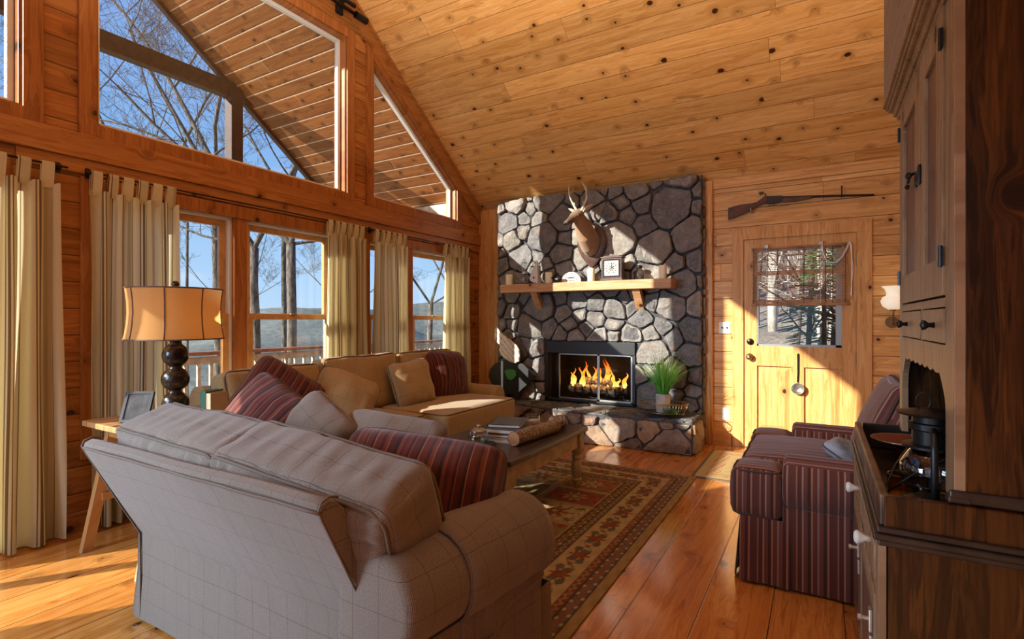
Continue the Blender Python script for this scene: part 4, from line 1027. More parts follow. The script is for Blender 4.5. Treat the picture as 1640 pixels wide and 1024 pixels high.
build(MB().box((-.07,-.008,0),(-.055,.008,.17),0,Mx).box((.055,-.008,0),(.07,.008,.17),0,Mx).box((-.055,-.008,0),(.055,.008,.015),0,Mx).box((-.055,-.008,.155),(.055,.008,.17),0,Mx),'frame','black',pf)
build(MB().box((-.055,-.004,.015),(.055,.0,.155),0,Mx),'picture','mortar',pf)
build(MB().box((-.02,.008,0),(.02,.01,.13),0,Mx@Matrix.Rotation(R(-28),4,'X')),'easel_back','black',pf)

# ================================================================== curtains
def curtain(y0,y1,label,seed,zt=2.10,zb=.015,x=XW+.085,tabs=6,folds=7,group='cream striped tab top curtains'):
    rg=random.Random(seed); c=empty('curtain',(x,(y0+y1)/2,0),label,'curtain',group)
    nc=folds*14; nr=30; mb=MB(); ph=[rg.uniform(-.6,.6) for _ in range(folds+2)]; am=[rg.uniform(.6,1.25) for _ in range(folds+2)]
    W=y1-y0; ztop=zt-.10; us=[0.]
    def pt(i,j):
        u=i/nc; k=u*folds; fi=int(min(k,folds-1)); d=1-j/nr   # d 1 at top
        t=j/nr; amp=(.018+.030*t)*(am[fi]*(1-(k-fi))+am[fi+1]*(k-fi)); 
        a=2*PI*(k+.12*math.sin(2*PI*t*.6+ph[fi])*t); 
        yy=y0+W*u+W*.035*math.sin(PI*2*u+seed)*t+.012*math.sin(a*2)*.6+ (u-.5)*W*(-.02+.03*t*t)
        xx=x+amp*math.cos(a)+.006*math.sin(7*t+u*9)
        sag=.012*math.sin(2*PI*u*tabs)**2
        return (xx,yy,ztop-sag*(1-t)-(ztop-zb)*t)
    vs=[pt(i,j) for j in range(nr+1) for i in range(nc+1)]
    mb.add(vs,[(j*(nc+1)+i,j*(nc+1)+i+1,(j+1)*(nc+1)+i+1,(j+1)*(nc+1)+i) for j in range(nr) for i in range(nc)])
    o=build(mb,'cloth_panel','curtain',c,smooth=True,fixn=False)
    # u coordinate = length along the cloth
    L=[0]; 
    for i in range(nc): 
        a,b=Vector(vs[(nr//2)*(nc+1)+i]),Vector(vs[(nr//2)*(nc+1)+i+1]); L.append(L[-1]+(b-a).length)
    uv=o.data.uv_layers.new(name='UVMap')
    for lp in o.data.loops:
        i=lp.vertex_index%(nc+1); j=lp.vertex_index//(nc+1); uv.data[lp.index].uv=(L[i]*1.15+seed*.11,j*.07)
    for k in range(tabs):
        yy=y0+W*(k+.5)/tabs; w=.028; i=int(nc*(k+.5)/tabs); p=pt(i,0)
        m=MB(); prof=[(p[0]+.006,ztop-.03),(x+.014,zt-.01),(x+.009,zt+.012),(x-.005,zt+.014),(x-.014,zt-.01),(p[0]-.012,ztop-.03)]
        v2=[(a,p[1]+s*w,b) for s in(-1,-.33,.33,1) for a,b in prof]; q=len(prof)
        m.add(v2,[(s*q+t_,s*q+t_+1,(s+1)*q+t_+1,(s+1)*q+t_) for s in range(3) for t_ in range(q-1)])
        tb=build(m,'tab','curtain',c,smooth=True)
        uv=tb.data.uv_layers.new(name='UVMap')
        for lp in tb.data.loops: uv.data[lp.index].uv=(k*.137+(lp.vertex_index//q)*.022,.1)
    return c
curtain(.72,1.225,'cream striped tab top curtain at the far left edge, glowing with daylight',1,tabs=5,folds=5)
curtain(1.35,1.85,'cream striped tab top curtain hanging behind the table lamp',2,tabs=6,folds=6)
curtain(3.05,3.50,'cream striped tab top curtain on the right of the wide double window',3,tabs=6,folds=6)
curtain(3.60,4.08,'cream striped tab top curtain left of the narrow window near the corner',4,tabs=6,folds=6)
curtain(4.68,5.17,'cream striped tab top curtain nearest the fireplace corner',5,tabs=6,folds=5)
for (y0,y1,lb) in ((-1.1,1.26,'thin black curtain rod over the leftmost glass door'),(1.34,3.54,'thin black curtain rod over the wide double window'),(3.57,5.22,'thin black curtain rod over the narrow window by the corner')):
    r_=empty('curtain_rod',(XW+.085,(y0+y1)/2,2.10),lb,'curtain rod','thin black curtain rods')
    build(MB().tube([(XW+.085,y0,2.10),(XW+.085,y1,2.10)],.006,8),'rod','iron',r_,smooth=True)
    for y in (y0+.03,y1-.03): build(MB().box((XW+.035,y-.006,2.09),(XW+.085,y+.006,2.108)).box((XW+.033,y-.012,2.07),(XW+.04,y+.012,2.13)),'bracket','iron',r_)
r_=empty('curtain_rod',(XW+.1,2.4,4.02),'thick black rod with a bracket above the large upper window','curtain rod')
build(MB().tube([(XW+.10,1.32,4.03),(XW+.10,3.47,4.03)],.017,12),'rod','iron',r_,smooth=True)
build(MB().tube([(XW+.10,3.37,4.03),(XW+.10,3.50,4.03)],.032,14),'finial','iron',r_,smooth=True,ang=40)
build(MB().tube([(XW+.02,3.25,4.10),(XW+.10,3.25,4.10),(XW+.10,3.36,4.10)],.02,10).box((XW+.0,3.22,4.0),(XW+.03,3.29,4.14),.004),'bracket','iron',r_,smooth=True,ang=40)

# ================================================================== rugs
def paint(o,fn):
    me=o.data; a=me.color_attributes.new('pattern','FLOAT_COLOR','POINT'); n=len(me.vertices); c=np.empty(n*3,dtype=np.float32); me.vertices.foreach_get('co',c); c=c.reshape(-1,3)
    out=np.ones((n,4),dtype=np.float32); out[:,:3]=fn(c); a.data.foreach_set('color',out.ravel())
def gridmesh(name,x0,x1,y0,y1,z,step,mat,th=.008):
    nx=int((x1-x0)/step); ny=int((y1-y0)/step); X,Y=np.meshgrid(np.linspace(x0,x1,nx+1),np.linspace(y0,y1,ny+1)); n1=X.size
    cx,cy=(x0+x1)/2,(y0+y1)/2
    Z=np.full(n1,th); V=np.stack([X.ravel()-cx,Y.ravel()-cy,Z],1)
    i=np.arange(nx); j=np.arange(ny); I,J=np.meshgrid(i,j); a=(J*(nx+1)+I).ravel(); F=np.stack([a,a+1,a+nx+2,a+nx+1],1).tolist()
    V=V.tolist(); rim=list(range(nx+1))+[j*(nx+1)+nx for j in range(1,ny+1)]+[ny*(nx+1)+i for i in range(nx-1,-1,-1)]+[j*(nx+1) for j in range(ny-1,0,-1)]
    b=len(V); V+=[[V[r][0],V[r][1],0.0] for r in rim]
    for k in range(len(rim)):
        k2=(k+1)%len(rim); F.append([rim[k],b+k,b+k2,rim[k2]])
    me=bpy.data.meshes.new(name); me.from_pydata(V,[],F); me.materials.append(M[mat]); o=bpy.data.objects.new(name,me); o.location=(cx,cy,z); col.objects.link(o); return o
C_=lambda *a:np.array(a,dtype=np.float32)
CREAM=C_(.40,.31,.17);TAN=C_(.32,.23,.11);RED=C_(.24,.045,.025);RUST=C_(.27,.095,.04);OLV=C_(.12,.105,.05);DRK=C_(.05,.035,.028);BLU=C_(.10,.105,.12);BRN=C_(.15,.08,.045)
def rugfn(W,L):
    def fn(c):
        x,y=c[:,0],c[:,1]; dx=W/2-np.abs(x); dy=L/2-np.abs(y); d=np.minimum(dx,dy); side=dx<dy; s=np.where(side,y,x)
        o=np.tile(TAN,(len(x),1)).astype(np.float32)
        def put(m,col_): o[m]=col_
        def motif(m,ss,tt,per,c1,c2,c3,rr):
            q=(ss/per-np.floor(ss/per)-.5)*per; r=np.hypot(q,tt); th=np.arctan2(tt,q); pet=rr*(.78+.22*np.cos(8*th))
            put(m&(r<pet*1.12),DRK); put(m&(r<pet),c1); put(m&(r<pet*.62)&(np.cos(8*th)>.2),c2); put(m&(r<rr*.28),c3)
            q2=(ss/per-np.floor(ss/per+.5))*per
            for k,(ox,oy) in enumerate(((-.2,.25),(.2,-.25),(-.3,-.12),(.3,.12))):
                e=((q2-ox*per)/(per*.13))**2+((tt-oy*rr*2.4)/(rr*.42))**2; put(m&(e<1)&(r>pet),c3 if k<2 else OLV); put(m&(e<.35)&(r>pet),BLU)
            put(m&(np.hypot(q2,tt)<rr*.33),RUST); put(m&(np.abs(tt-rr*.75*np.sin(ss*2*PI/per))<.004)&(r>pet),BRN)
        def guard(a,b,bgc,c1,c2,per):
            m=(d>a)&(d<b); put(m,bgc); t=(d-a)/(b-a); f=s/per-np.floor(s/per); z=np.abs(f-.5)*2
            put(m&(np.abs(t-.5-.3*(z-.5)*2*.8)<.11),c1); e=((f-.5)*per/.012)**2+((t-.8)/.16)**2; put(m&(e<1),c2); e=((np.abs(f-.5)-.5)*per/.012)**2+((t-.2)/.16)**2; put(m&(e<1),c2); put(m&((t<.07)|(t>.93)),DRK)
        guard(.05,.115,BLU*.8+BRN*.3,RUST,CREAM,.075); guard(.115,.165,BRN,TAN,RED,.05)
        m=(d>=.165)&(d<.335); put(m,CREAM); motif(m,s,d-.25,.235,RED,RUST,OLV,.052)
        guard(.335,.385,BRN,TAN,BLU,.055); guard(.385,.43,OLV,RUST,CREAM,.07)
        fx,fy=x+ (W/2-.43),y+(L/2-.43); F=d>=.43; pw=(W-.86)/3; ph=(L-.86)/6; i=np.floor(fx/pw); j=np.floor(fy/ph); u=fx-(i+.5)*pw; v=fy-(j+.5)*ph
        pal=[CREAM,RED,OLV*1.5,RUST,TAN,RED,CREAM*.85]; k=((i*3+j*5)%7).astype(int)
        for q in range(7):
            m=F&(k==q); put(m,pal[q]); c1=[RUST,CREAM,TAN,CREAM,RED,TAN,OLV][q]; c2=[OLV,BLU,RED,OLV,BLU,OLV,RED][q]
            r=np.hypot(u,v); th=np.arctan2(v,u); p=.095*(.7+.3*np.cos(8*th)); put(m&(r<p*1.08),DRK); put(m&(r<p),c1); put(m&(r<p*.55),c2); put(m&(r<.02),CREAM)
            for a in range(4):
                ox,oy=(pw*.33)*(1 if a%2 else -1),(ph*.33)*(1 if a<2 else -1); rr=np.hypot(u-ox,v-oy); t2=np.arctan2(v-oy,u-ox); put(m&(rr<.035*(.7+.3*np.cos(5*t2))),c2)
            w=np.sin(u*70)+np.sin(v*70+2*np.sin(u*40)); put(m&(np.abs(w)<.16)&(r>p*1.2),c2*.8+c1*.2)
        e=np.minimum(pw/2-np.abs(u),ph/2-np.abs(v)); put(F&(e<.022),CREAM); put(F&(e<.014),BRN); put(F&(e<.005),CREAM)
        nz_=(np.sin(x*911)*np.sin(y*877)*.5+.5)*.25+.86; return np.clip(o*nz_[:,None],0,1)
    return fn
ar=gridmesh('area_rug',-2.95,-.835,1.50,4.255,.001,.0075,'rug'); paint(ar,rugfn(2.115,2.755)); tag(ar,'large red and cream oriental area rug under the coffee table','rug')
def matfn(c):
    x,y=c[:,0],c[:,1]; W,L=.76,1.0; dx=W/2-np.abs(x); dy=L/2-np.abs(y); d=np.minimum(dx,dy); o=np.tile(C_(.52,.40,.20),(len(x),1)).astype(np.float32)
    side=dx<dy; s=np.where(side,y,x); m=(d>.09)&(d<.19); w=np.sin(s*55)+np.sin(d*120+s*30); o[m&(np.abs(w)<.45)]=C_(.48,.17,.07); o[(d>.20)&(d<.205)]=RUST; o[(d>.075)&(d<.08)]=RUST
    f=d>.215; w=np.sin(x*38)+np.cos(y*42+2*np.sin(x*25)); o[f&(np.abs(w)<.22)]=C_(.50,.28,.10); o[d<.02]=C_(.18,.14,.10); return o
dm=gridmesh('door_mat',-.88,-.12,4.26,5.26,.001,.009,'rug'); paint(dm,matfn); tag(dm,'beige and rust patterned mat on the floor before the door','mat')

# ================================================================== mounted deer head
DH=empty('mounted_deer_head',(-2.15,YS-.05,2.08),'mounted deer head with pale forked antlers on a dark shield plaque above the mantel','deer head')
def shield(cx,cz,w,h):
    P=[]
    for t in range(0,33):
        a=t/32*2*PI; x=math.sin(a); z=math.cos(a)
        xx=w*x*(1 if z>0 else (1-.55*abs(z)**1.6)); zz=h*z*(1.0 if z<0 else .82); P.append((cx+xx,cz+zz))
    return P
mb=MB(); P=shield(-2.15,2.075,.17,.26); mb.extr(P,[(YS-.052,.0),(YS-.078,.0),(YS-.088,.015)],lambda a,b,s:(a,s,b)); build(mb,'plaque','plaque',DH,smooth=True,ang=40)
# body: swept neck and head, voxel fused
def sweep(path,n=20):
    # path of (centre, side radius, up radius)
    mb=MB(); pts=[Vector(p[0]) for p in path]; vs=[]
    for i,(c,ra,rb) in enumerate(path):
        d=(pts[min(i+1,len(pts)-1)]-pts[max(i-1,0)]).normalized(); e1=d.cross(Vector((0,0,1))); e1=e1.normalized() if e1.length>.05 else Vector((1,0,0)); e2=e1.cross(d)
        for j in range(n):
            a=2*PI*j/n; vs.append(pts[i]+e1*math.cos(a)*ra+e2*math.sin(a)*rb)
    k=len(path); mb.add(vs,[(i*n+j,i*n+(j+1)%n,(i+1)*n+(j+1)%n,(i+1)*n+j) for i in range(k-1) for j in range(n)]+[tuple(range(n))[::-1],tuple((k-1)*n+j for j in range(n))]); return mb
hx,hy,hz=-2.20,5.075,2.335   # skull centre
body=sweep([((-2.15,YS-.07,2.075),.10,.15),((-2.15,YS-.14,2.09),.105,.14),((-2.155,YS-.22,2.15),.098,.12),((-2.165,5.16,2.215),.085,.108),((-2.18,5.11,2.28),.07,.085),((-2.19,5.09,2.32),.058,.065)])
head=sweep([((hx+.012,hy+.075,hz+.01),.03,.03),((hx+.008,hy+.045,hz+.012),.056,.058),((hx,hy,hz+.005),.062,.066),((hx-.012,hy-.05,hz-.02),.054,.058),((hx-.024,hy-.10,hz-.05),.038,.043),((hx-.036,hy-.15,hz-.08),.029,.032),((hx-.046,hy-.19,hz-.105),.026,.027),((hx-.052,hy-.21,hz-.118),.018,.02)])
mb=MB(); mb.add(body.v,body.f); mb.add(head.v,head.f)
o=build(mb,'deer_neck_and_head','deer',DH,smooth=True,fixn=True)
rm=o.modifiers.new('fuse','REMESH'); rm.mode='VOXEL'; rm.voxel_size=.009; rm.use_smooth_shade=True
sm_=o.modifiers.new('smooth','SMOOTH'); sm_.iterations=4; sm_.factor=.6
# hide colour by height on the local axes: pale throat, brown back
t=NT('deer_hide_local'); s=t.sep(t.obj()); n=t.noise(t.obj(),60,4)
fr=t.m_('ADD',t.m_('ADD',s[2],t.m_('MULTIPLY',s[1],.95)),t.m_('ADD',t.m_('MULTIPLY',s[0],.55),t.m_('MULTIPLY',t.m_('SUBTRACT',n,.5),.05)))
hide=t.ramp(t.mr(fr,-.55,.05,0,1,False),[(0,(.66,.58,.46)),(.34,(.58,.47,.34)),(.44,(.33,.21,.125)),(.75,(.25,.15,.085)),(1,(.18,.115,.075))])
hide=t.mix(t.mr(s[1],-.35,-.45,0.,.85),hide,(.05,.03,.02))
t.pbr(hide,.85,0.,t.bump(n,.4,.004),spec=.1,sheen=.3)
o.data.materials[0]=t.m
fwd=Vector((-.052,-.21,-.118)).normalized(); side=fwd.cross(Vector((0,0,1))).normalized()
H0=Vector((hx,hy,hz))
for s in(-1,1):
    # ear
    b0=H0+Vector((.01,.045,.035))+side*s*.045; tip=b0+side*s*.12+Vector((0,.015,.075))
    mb=MB(); pts=[b0.lerp(tip,k/8)+Vector((0,0,.012*math.sin(PI*k/8))) for k in range(9)]; mb.tube(pts,[.014,.028,.038,.042,.040,.034,.025,.014,.003],12,flat=.35)
    ear=build(mb,'ear','deerear',DH,smooth=True); ear['label']='pale furred ear'
    tag(build(MB().lathe([(0,-.011),(.009,-.007),(.0125,0),(.009,.007),(0,.011)],tuple(H0+fwd*.05+side*s*.05+Vector((0,0,.018))),12),'eye','deerdark',DH,smooth=True),'glossy dark eye')
    base=H0+Vector((.005,.03,.055))+side*s*.028
    if s==1 or True:
        u=Vector((0,0,1))
        main=[base,base+side*s*.03+u*.05+Vector((0,.01,0)),base+side*s*.07+u*.12+Vector((0,-.0,0)),base+side*s*.085+u*.19+Vector((0,-.04,0)),base+side*s*.065+u*.255+Vector((0,-.085,0)),base+side*s*.055+u*.275+Vector((0,-.10,0))]
        mb=MB(); sm2=[]
        for i in range(len(main)-1):
            for k in range(4): sm2.append(main[i].lerp(main[i+1],k/4))
        sm2.append(main[-1]); L=len(sm2); mb.tube(sm2,[.0135*(1-.8*i/L)+.0015 for i in range(L)],10)
        q=main[3]; mb.tube([q,q+side*s*(-.02)+u*.04+Vector((0,.05,0)),q+side*s*(-.03)+u*.085+Vector((0,.07,0))],[.008,.006,.0015],8)
        q=main[1]; mb.tube([q,q+u*.03+Vector((0,-.015,0)),q+u*.05+Vector((0,-.02,0))],[.007,.005,.0015],8)
        build(mb,'antler','antler',DH,smooth=True)
tag(build(MB().lathe([(0,-.014),(.014,-.010),(.019,0),(.014,.010),(0,.014)],tuple(H0+Vector((-.052,-.208,-.112))),14),'nose','deerdark',DH,smooth=True),'black nose')

# ================================================================== on the mantel
MT=1.6505; YM=5.27
def mx_(px): return None
def candle(x,h,lab,y=YM):
    c=empty('pillar_candle',(x,y,MT),lab,'candle','ivory pillar candles on the mantel')
    build(MB().lathe([(0,0),(.038,0),(.040,.004),(.040,h-.006),(.036,h),(.012,h-.004),(0,h-.004)],(x,y,MT),24),'wax_body','wax',c,smooth=True,ang=40)
    build(MB().tube([(x,y,MT+h-.004),(x+.002,y,MT+h+.012)],.0018,5),'wick','black',c)
candle(-3.155,.125,'ivory pillar candle at the far left end of the mantel')
candle(-2.635,.125,'ivory pillar candle between the white wedge and the white arch on the mantel')
candle(-2.125,.145,'ivory pillar candle directly left of the mantel clock')
candle(-1.355,.135,'ivory pillar candle at the far right end of the mantel',y=5.24)
def oil(x,y,h,lab,body,metal='brass'):
    c=empty('oil_lamp',(x,y,MT),lab,'oil lamp','glass oil lamps on the mantel')
    build(MB().lathe([(0,0),(.062,0),(.066,.01),(.055,.03),(.06,.05),(.062,.075),(.045,.10),(.024,.115),(.022,.12),(0,.12)],(x,y,MT),28),'font',body,c,smooth=True,ang=50)
    build(MB().lathe([(.024,.118),(.033,.122),(.034,.145),(.026,.15),(0,.15)],(x,y,MT),20),'burner',metal,c,smooth=True,ang=50)
    build(MB().lathe([(.028,.148),(.036,.17),(.046,.20),(.046,.225),(.034,.26),(.022,h-.05),(.021,h-.01),(.025,h)],(x,y,MT),28,cap=False),'glass_chimney','clear',c,smooth=True)
oil(-2.955,5.28,.30,'clear glass oil lamp beside the leftmost candle on the mantel','clear','silver')
oil(-1.60,5.27,.37,'tall dark glass oil lamp directly right of the mantel clock','smoke','iron')
# white wedge
wd=empty('birdhouse_wedge',(-2.79,5.26,MT),'white pointed wooden wedge ornament with a small dark hole on the mantel','ornament')
mb=MB(); w_=.052
vs=[(-w_,-.05,0),(w_+.01,-.045,0),(w_+.01,.05,0),(-w_,.05,0),(-.03,-.03,.0),( .004,-.01,.285),(.016,-.01,.285),(.016,.01,.285),(.004,.01,.285)]
vs=[(-.068,-.04,.06),(.045,-.045,0),(.045,.045,0),(-.068,.045,.06),(.004,-.004,.27),(.012,-.004,.27),(.012,.004,.27),(.004,.004,.27),(-.05,-.04,.03),(-.05,.045,.03)]
mb.add([(-2.79+a,5.26+b,MT+c) for a,b,c in vs],[(8,1,5,4,0),(1,2,6,5),(2,9,3,7,6),(0,4,7,3),(0,3,9,8),(8,9,2,1),(4,5,6,7)])
build(mb,'body','white',wd); build(MB().lathe([(0,-.002),(.011,-.002),(.011,.0)],(-2.80,5.2185,MT+.07),14,'Y'),'hole','black',wd)
build(MB().tube([(-2.845+.02*math.cos(a*.4),5.25,MT+.225+.02*math.sin(a*.4)) for a in range(16)],.002,5,closed=True),'wire_loop','iron',wd)
# arch sign
asg=empty('arch_sign',(-2.36,5.27,MT),'small white arch shaped ornament with rows of dark marks on the mantel','ornament')
mb=MB(); N=18
P=[( .115*math.cos(PI*k/N),.012+.105*math.sin(PI*k/N)) for k in range(N+1)]+[(-.115,0)]+[(.115,0)]
mb.extr(P,[(5.262,0),(5.282,0)],lambda a,b,s:(-2.36+a,s,MT+b)); build(mb,'plate','white',asg,smooth=True,ang=35)
mb=MB()
for rr in(.098,.075):
    for k in range(2,N-1):
        a=PI*k/N; x,z=rr*math.cos(a),.012+rr*.9*math.sin(a); mb.box((-2.36+x-.004,5.2605,MT+z-.005),(-2.36+x+.004,5.262,MT+z+.005))
for k in range(7): mb.box((-2.42+k*.016,5.2605,MT+.015),(-2.41+k*.016,5.262,MT+.03))
P=[(.045*math.cos(PI*k/10),.045+.018*math.sin(PI*k/10)) for k in range(11)]; mb.extr(P,[(5.2605,0),(5.262,0)],lambda a,b,s:(-2.36+a,s,MT+b))
build(mb,'marks','black',asg)
fg=empty('duck_figurine',(-2.50,5.21,MT),'small dark bird figurine in front of the white arch ornament on the mantel','figurine')
build(MB().tube([(-2.56,5.21,MT+.035),(-2.53,5.21,MT+.04),(-2.49,5.21,MT+.034),(-2.455,5.21,MT+.05),(-2.44,5.21,MT+.062)],[.006,.022,.032,.02,.004],12),'body','iron',fg,smooth=True)
build(MB().tube([(-2.545,5.21,MT+.045),(-2.56,5.208,MT+.06),(-2.575,5.206,MT+.058)],[.012,.013,.004],10),'head','iron',fg,smooth=True)
# clock
cx,cy=-1.87,5.24
ck=empty('mantel_clock',(cx,cy,MT),'dark wooden mantel clock with a square pale dial, near the middle of the mantel','clock')
build(MB().box((cx-.12,cy-.06,MT),(cx+.12,cy+.06,MT+.02),.004).box((cx-.11,cy-.05,MT+.02),(cx+.11,cy+.05,MT+.235),.004).box((cx-.118,cy-.058,MT+.235),(cx+.118,cy+.058,MT+.25),.004).box((cx-.09,cy-.045,MT+.25),(cx+.09,cy+.045,MT+.262),.003),'case','plaque',ck)
build(MB().box((cx-.095,cy-.056,MT+.035),(cx-.078,cy-.05,MT+.222)).box((cx+.078,cy-.056,MT+.035),(cx+.095,cy-.05,MT+.222)).box((cx-.078,cy-.056,MT+.035),(cx+.078,cy-.05,MT+.05)).box((cx-.078,cy-.056,MT+.207),(cx+.078,cy-.05,MT+.222)),'bezel','bronze',ck)
dl=build(MB().box((cx-.078,cy-.053,MT+.05),(cx+.078,cy-.0505,MT+.207)),'dial','pot',ck)
mb=MB(); zc_=MT+.128
for k in range(12):
    a=k*PI/6; r0,r1=.045,.062; u=Vector((math.sin(a),0,math.cos(a))); p=Vector((cx,cy-.0545,zc_)); mb.tube([p+u*r0,p+u*r1],.0028,4)
for k in range(8):
    a=k*PI/4+.2; u=Vector((math.sin(a),0,math.cos(a))); p=Vector((cx,cy-.0545,zc_)); mb.tube([p+u*.015,p+u*.03],.004,5)
build(mb,'hour_marks','black',dl)
for nm,a,L,r in(('hour_hand',1.0,.035,.0028),('minute_hand',.15,.052,.002)):
    u=Vector((math.sin(a),0,math.cos(a))); p=Vector((cx,cy-.0575,zc_)); build(MB().tube([p-u*.01,p+u*L],r,5),nm,'iron',dl)

# ================================================================== hearth ornaments
HT=HZ+.012
pg=empty('flying_pig_sculpture',(-3.06,5.28,HT),'black metal pig cutout with green patch and cream wing on the left of the hearth','sculpture')
def pxy(px,py,Y0):  # point of the photograph laid on the plane y=Y0
    u=(px-820)/835; c,s=math.cos(R(30.6)),math.sin(R(30.6)); vx,vy=-s+u*c,c+u*s; t=Y0/vy; return (t*vx,1.235+(513.5-py)/835*t)
outl=[(783,603),(785,592),(793,583),(803,578),(815,576),(828,578),(839,583),(847,591),(853,598),(858,602),(857,608),(850,610),(846,616),(839,622),(833,628),(831,640),(822,641),(821,631),(813,631),(812,641),(803,641),(802,628),(794,621),(787,613)]
P=[pxy(a,b,5.27) for a,b in outl]
mb=MB().extr(P,[(5.255,.006),(5.26,0),(5.278,0),(5.283,.006)],lambda a,b,s:(a,s,b)); build(mb,'body','black',pg,smooth=True,ang=40)
P=[pxy(a,b,5.25) for a,b in [(808,595),(812,592),(820,592),(826,594),(827,601),(824,606),(819,609),(813,607),(811,601)]]
build(MB().extr(P,[(5.243,.0),(5.255,0)],lambda a,b,s:(a,s,b)),'green_patch','pigtgreen',pg)
P=[pxy(a,b,5.235) for a,b in [(796,522),(793,530),(792,539),(796,548),(802,553),(801,560),(803,569),(810,575),(818,580),(826,582),(832,579),(833,570),(832,560),(828,553),(821,547),(812,540),(804,534)]]
build(MB().extr(P,[(5.215,.008),(5.222,0),(5.236,0),(5.243,.008)],lambda a,b,s:(a,s,b)),'wing','wing',pg,smooth=True,ang=35)['label']='cream carved feather wing'
# plant in pot inside an oval wire basket
PX,PY=-1.305,5.07
bs=empty('wire_basket',(PX,PY,HT+.01),'oval rust brown wire basket around the grass pot on the right of the hearth','basket')
mb=MB(); rims=[(.20,.13,.012),(.235,.15,.10),(.238,.152,.104)]
for a,b,z in rims: mb.tube([(PX+a*math.cos(k*PI/20),PY+b*math.sin(k*PI/20),HT+.01+z) for k in range(40)],.0035,6,closed=True)
for k in range(44):
    t_=k*2*PI/44; mb.tube([(PX+.20*math.cos(t_),PY+.13*math.sin(t_),HT+.022),(PX+.236*math.cos(t_),PY+.151*math.sin(t_),HT+.112)],.0018,4)
build(mb,'wire_sides','brass',bs,smooth=True); 
build(MB().lathe([(0,.0),(.196,.0),(.196,.01),(0,.01)],(PX,PY,HT+.01),36,sy=.65),'base_plate','iron',bs,smooth=True,ang=40)
pp=empty('potted_grass',(PX,PY,HT+.02),'bright green ornamental grass in a small cream pot on the hearth','plant')
build(MB().lathe([(0,0),(.062,0),(.066,.01),(.07,.17),(.064,.175),(.062,.16),(0,.155)],(PX,PY,HT+.021),28),'pot','pot',pp,smooth=True,ang=50)
rng=random.Random(4); mb=MB()
for k in range(300):
    a=rng.uniform(0,2*PI); r0=rng.uniform(0,.045); lean=rng.uniform(.0,.95)**.9; L=rng.uniform(.26,.46)*(1.05-.15*lean); x,y=PX+r0*math.cos(a),PY+r0*math.sin(a)
    pts=[]; 
    for j in range(7):
        t_=j/6; d=L*lean*.75*(t_**1.5); pts.append(Vector((x+d*math.cos(a),y+d*math.sin(a),HT+.17+L*(t_-.28*lean*t_*t_))))
    pts=[Vector((p.x,min(p.y,YS-.075),p.z)) for p in pts]
    w=rng.uniform(.0035,.006); sd=Vector((-math.sin(a+rng.uniform(-1,1)),math.cos(a),0)).normalized()
    vs=[];  
    for j,p in enumerate(pts):
        ww=w*(1-.85*(j/6)**2); vs+=[p-sd*ww,p+sd*ww,p+Vector((0,0,0))+sd.cross(Vector((0,0,1)))*ww*.6]
    mb.add(vs,[(j*3+q,j*3+(q+1)%3,(j+1)*3+(q+1)%3,(j+1)*3+q) for j in range(6) for q in range(3)])
build(mb,'grass_blades','grass',pp,recentre=False)
rng=random.Random(6); mb=MB()
for k in range(60):
    a=rng.uniform(0,2*PI); r=rng.uniform(.0,.05); p=Vector((PX+.09+r*1.3*math.cos(a),PY-.07+r*.5*math.sin(a),HT+.022)); q=p+Vector((rng.uniform(-.03,.03),rng.uniform(-.015,.015),rng.uniform(.02,.05))); mb.tube([p,p.lerp(q,.5)+Vector((0,0,.004)),q],[.003,.003,.001],5)
tag(build(mb,'moss_clump','grass',recentre=True),'small clump of green moss lying in the wire basket','plant')

# ================================================================== on the door and wall
def slats_blind():
    b=empty('bamboo_blind',(-.18,YF-.03,1.37),'brown bamboo roll blind covering the upper half of the door window','blind')
    mb=MB(); rg=random.Random(2); z=1.395; x0,x1=-.565,.212
    while z<1.915:
        h=rg.choice((.004,.005,.0065)); 
        if 1.655<z<1.695 or z<1.425 or z>1.895: h=.009
        mb.box((x0+rg.uniform(-.004,.004),YF-.036,z),(x1+rg.uniform(-.004,.004),YF-.031,z+h)); z+=h+(.0085 if h<.008 else .0012)
    build(mb,'slats','bamboo',b)
    build(MB().box((x0-.008,YF-.044,1.372),(x1+.008,YF-.024,1.394),.003),'bottom_rail','bamboo',b); build(MB().box((x0-.004,YF-.044,1.91),(x1+.004,YF-.007,1.928),.003),'head_rail','bamboo',b)
    mb=MB()
    for x in (x0+.015,x0+.02+.2,-.13,-.02+.06,.075+.02,x1-.02):
        mb.tube([(x+.003*math.sin(k*1.9),YF-.038-.001*(k%2),1.38+.53*k/40) for k in range(41)],.0028,5)
    build(mb,'twine_bindings','bamboo_d',b)
    mb=MB(); mb.tube([(-.44,YF-.04,1.37),(-.44,YF-.04,1.92)],.0018,5); mb.tube([(-.0,YF-.04,1.37),(.005,YF-.042,1.93)],.0018,5)
    tag(build(mb,'tilt_cord','cord',b),'thin white cord') ; mb=MB()
    P=[(.01,1.92),(.015,1.86),(.04,1.79),(.08,1.755),(.12,1.76),(.16,1.80),(.19,1.86),(.215,1.925)]
    for o_ in(0,.006): mb.tube([(x+o_,YF-.047,z-o_) for x,z in P],.0028,6)
    mb.tube([(.215,YF-.047,1.925),(.225,YF-.047,1.93),(.235,YF-.045,1.90),(.24,YF-.03,1.75),(.238,YF-.02,1.45)],.004,6); mb.tube([(.225,YF-.047,1.93),(.25,YF-.02,1.7),(.232,YF-.02,1.46)],.0035,6)
    tag(build(mb,'lift_cord','cord',b),'white looped lift cord'); 
    for x in(-.44,.005): build(MB().box((x-.02,YF-.05,1.915),(x+.02,YF-.03,1.955),.006),'pulley','silver',b)
slats_blind()
ld=empty('ladle',(-.178,YF-.04,.60),'long handled ladle hanging on the door below the glass','ladle')
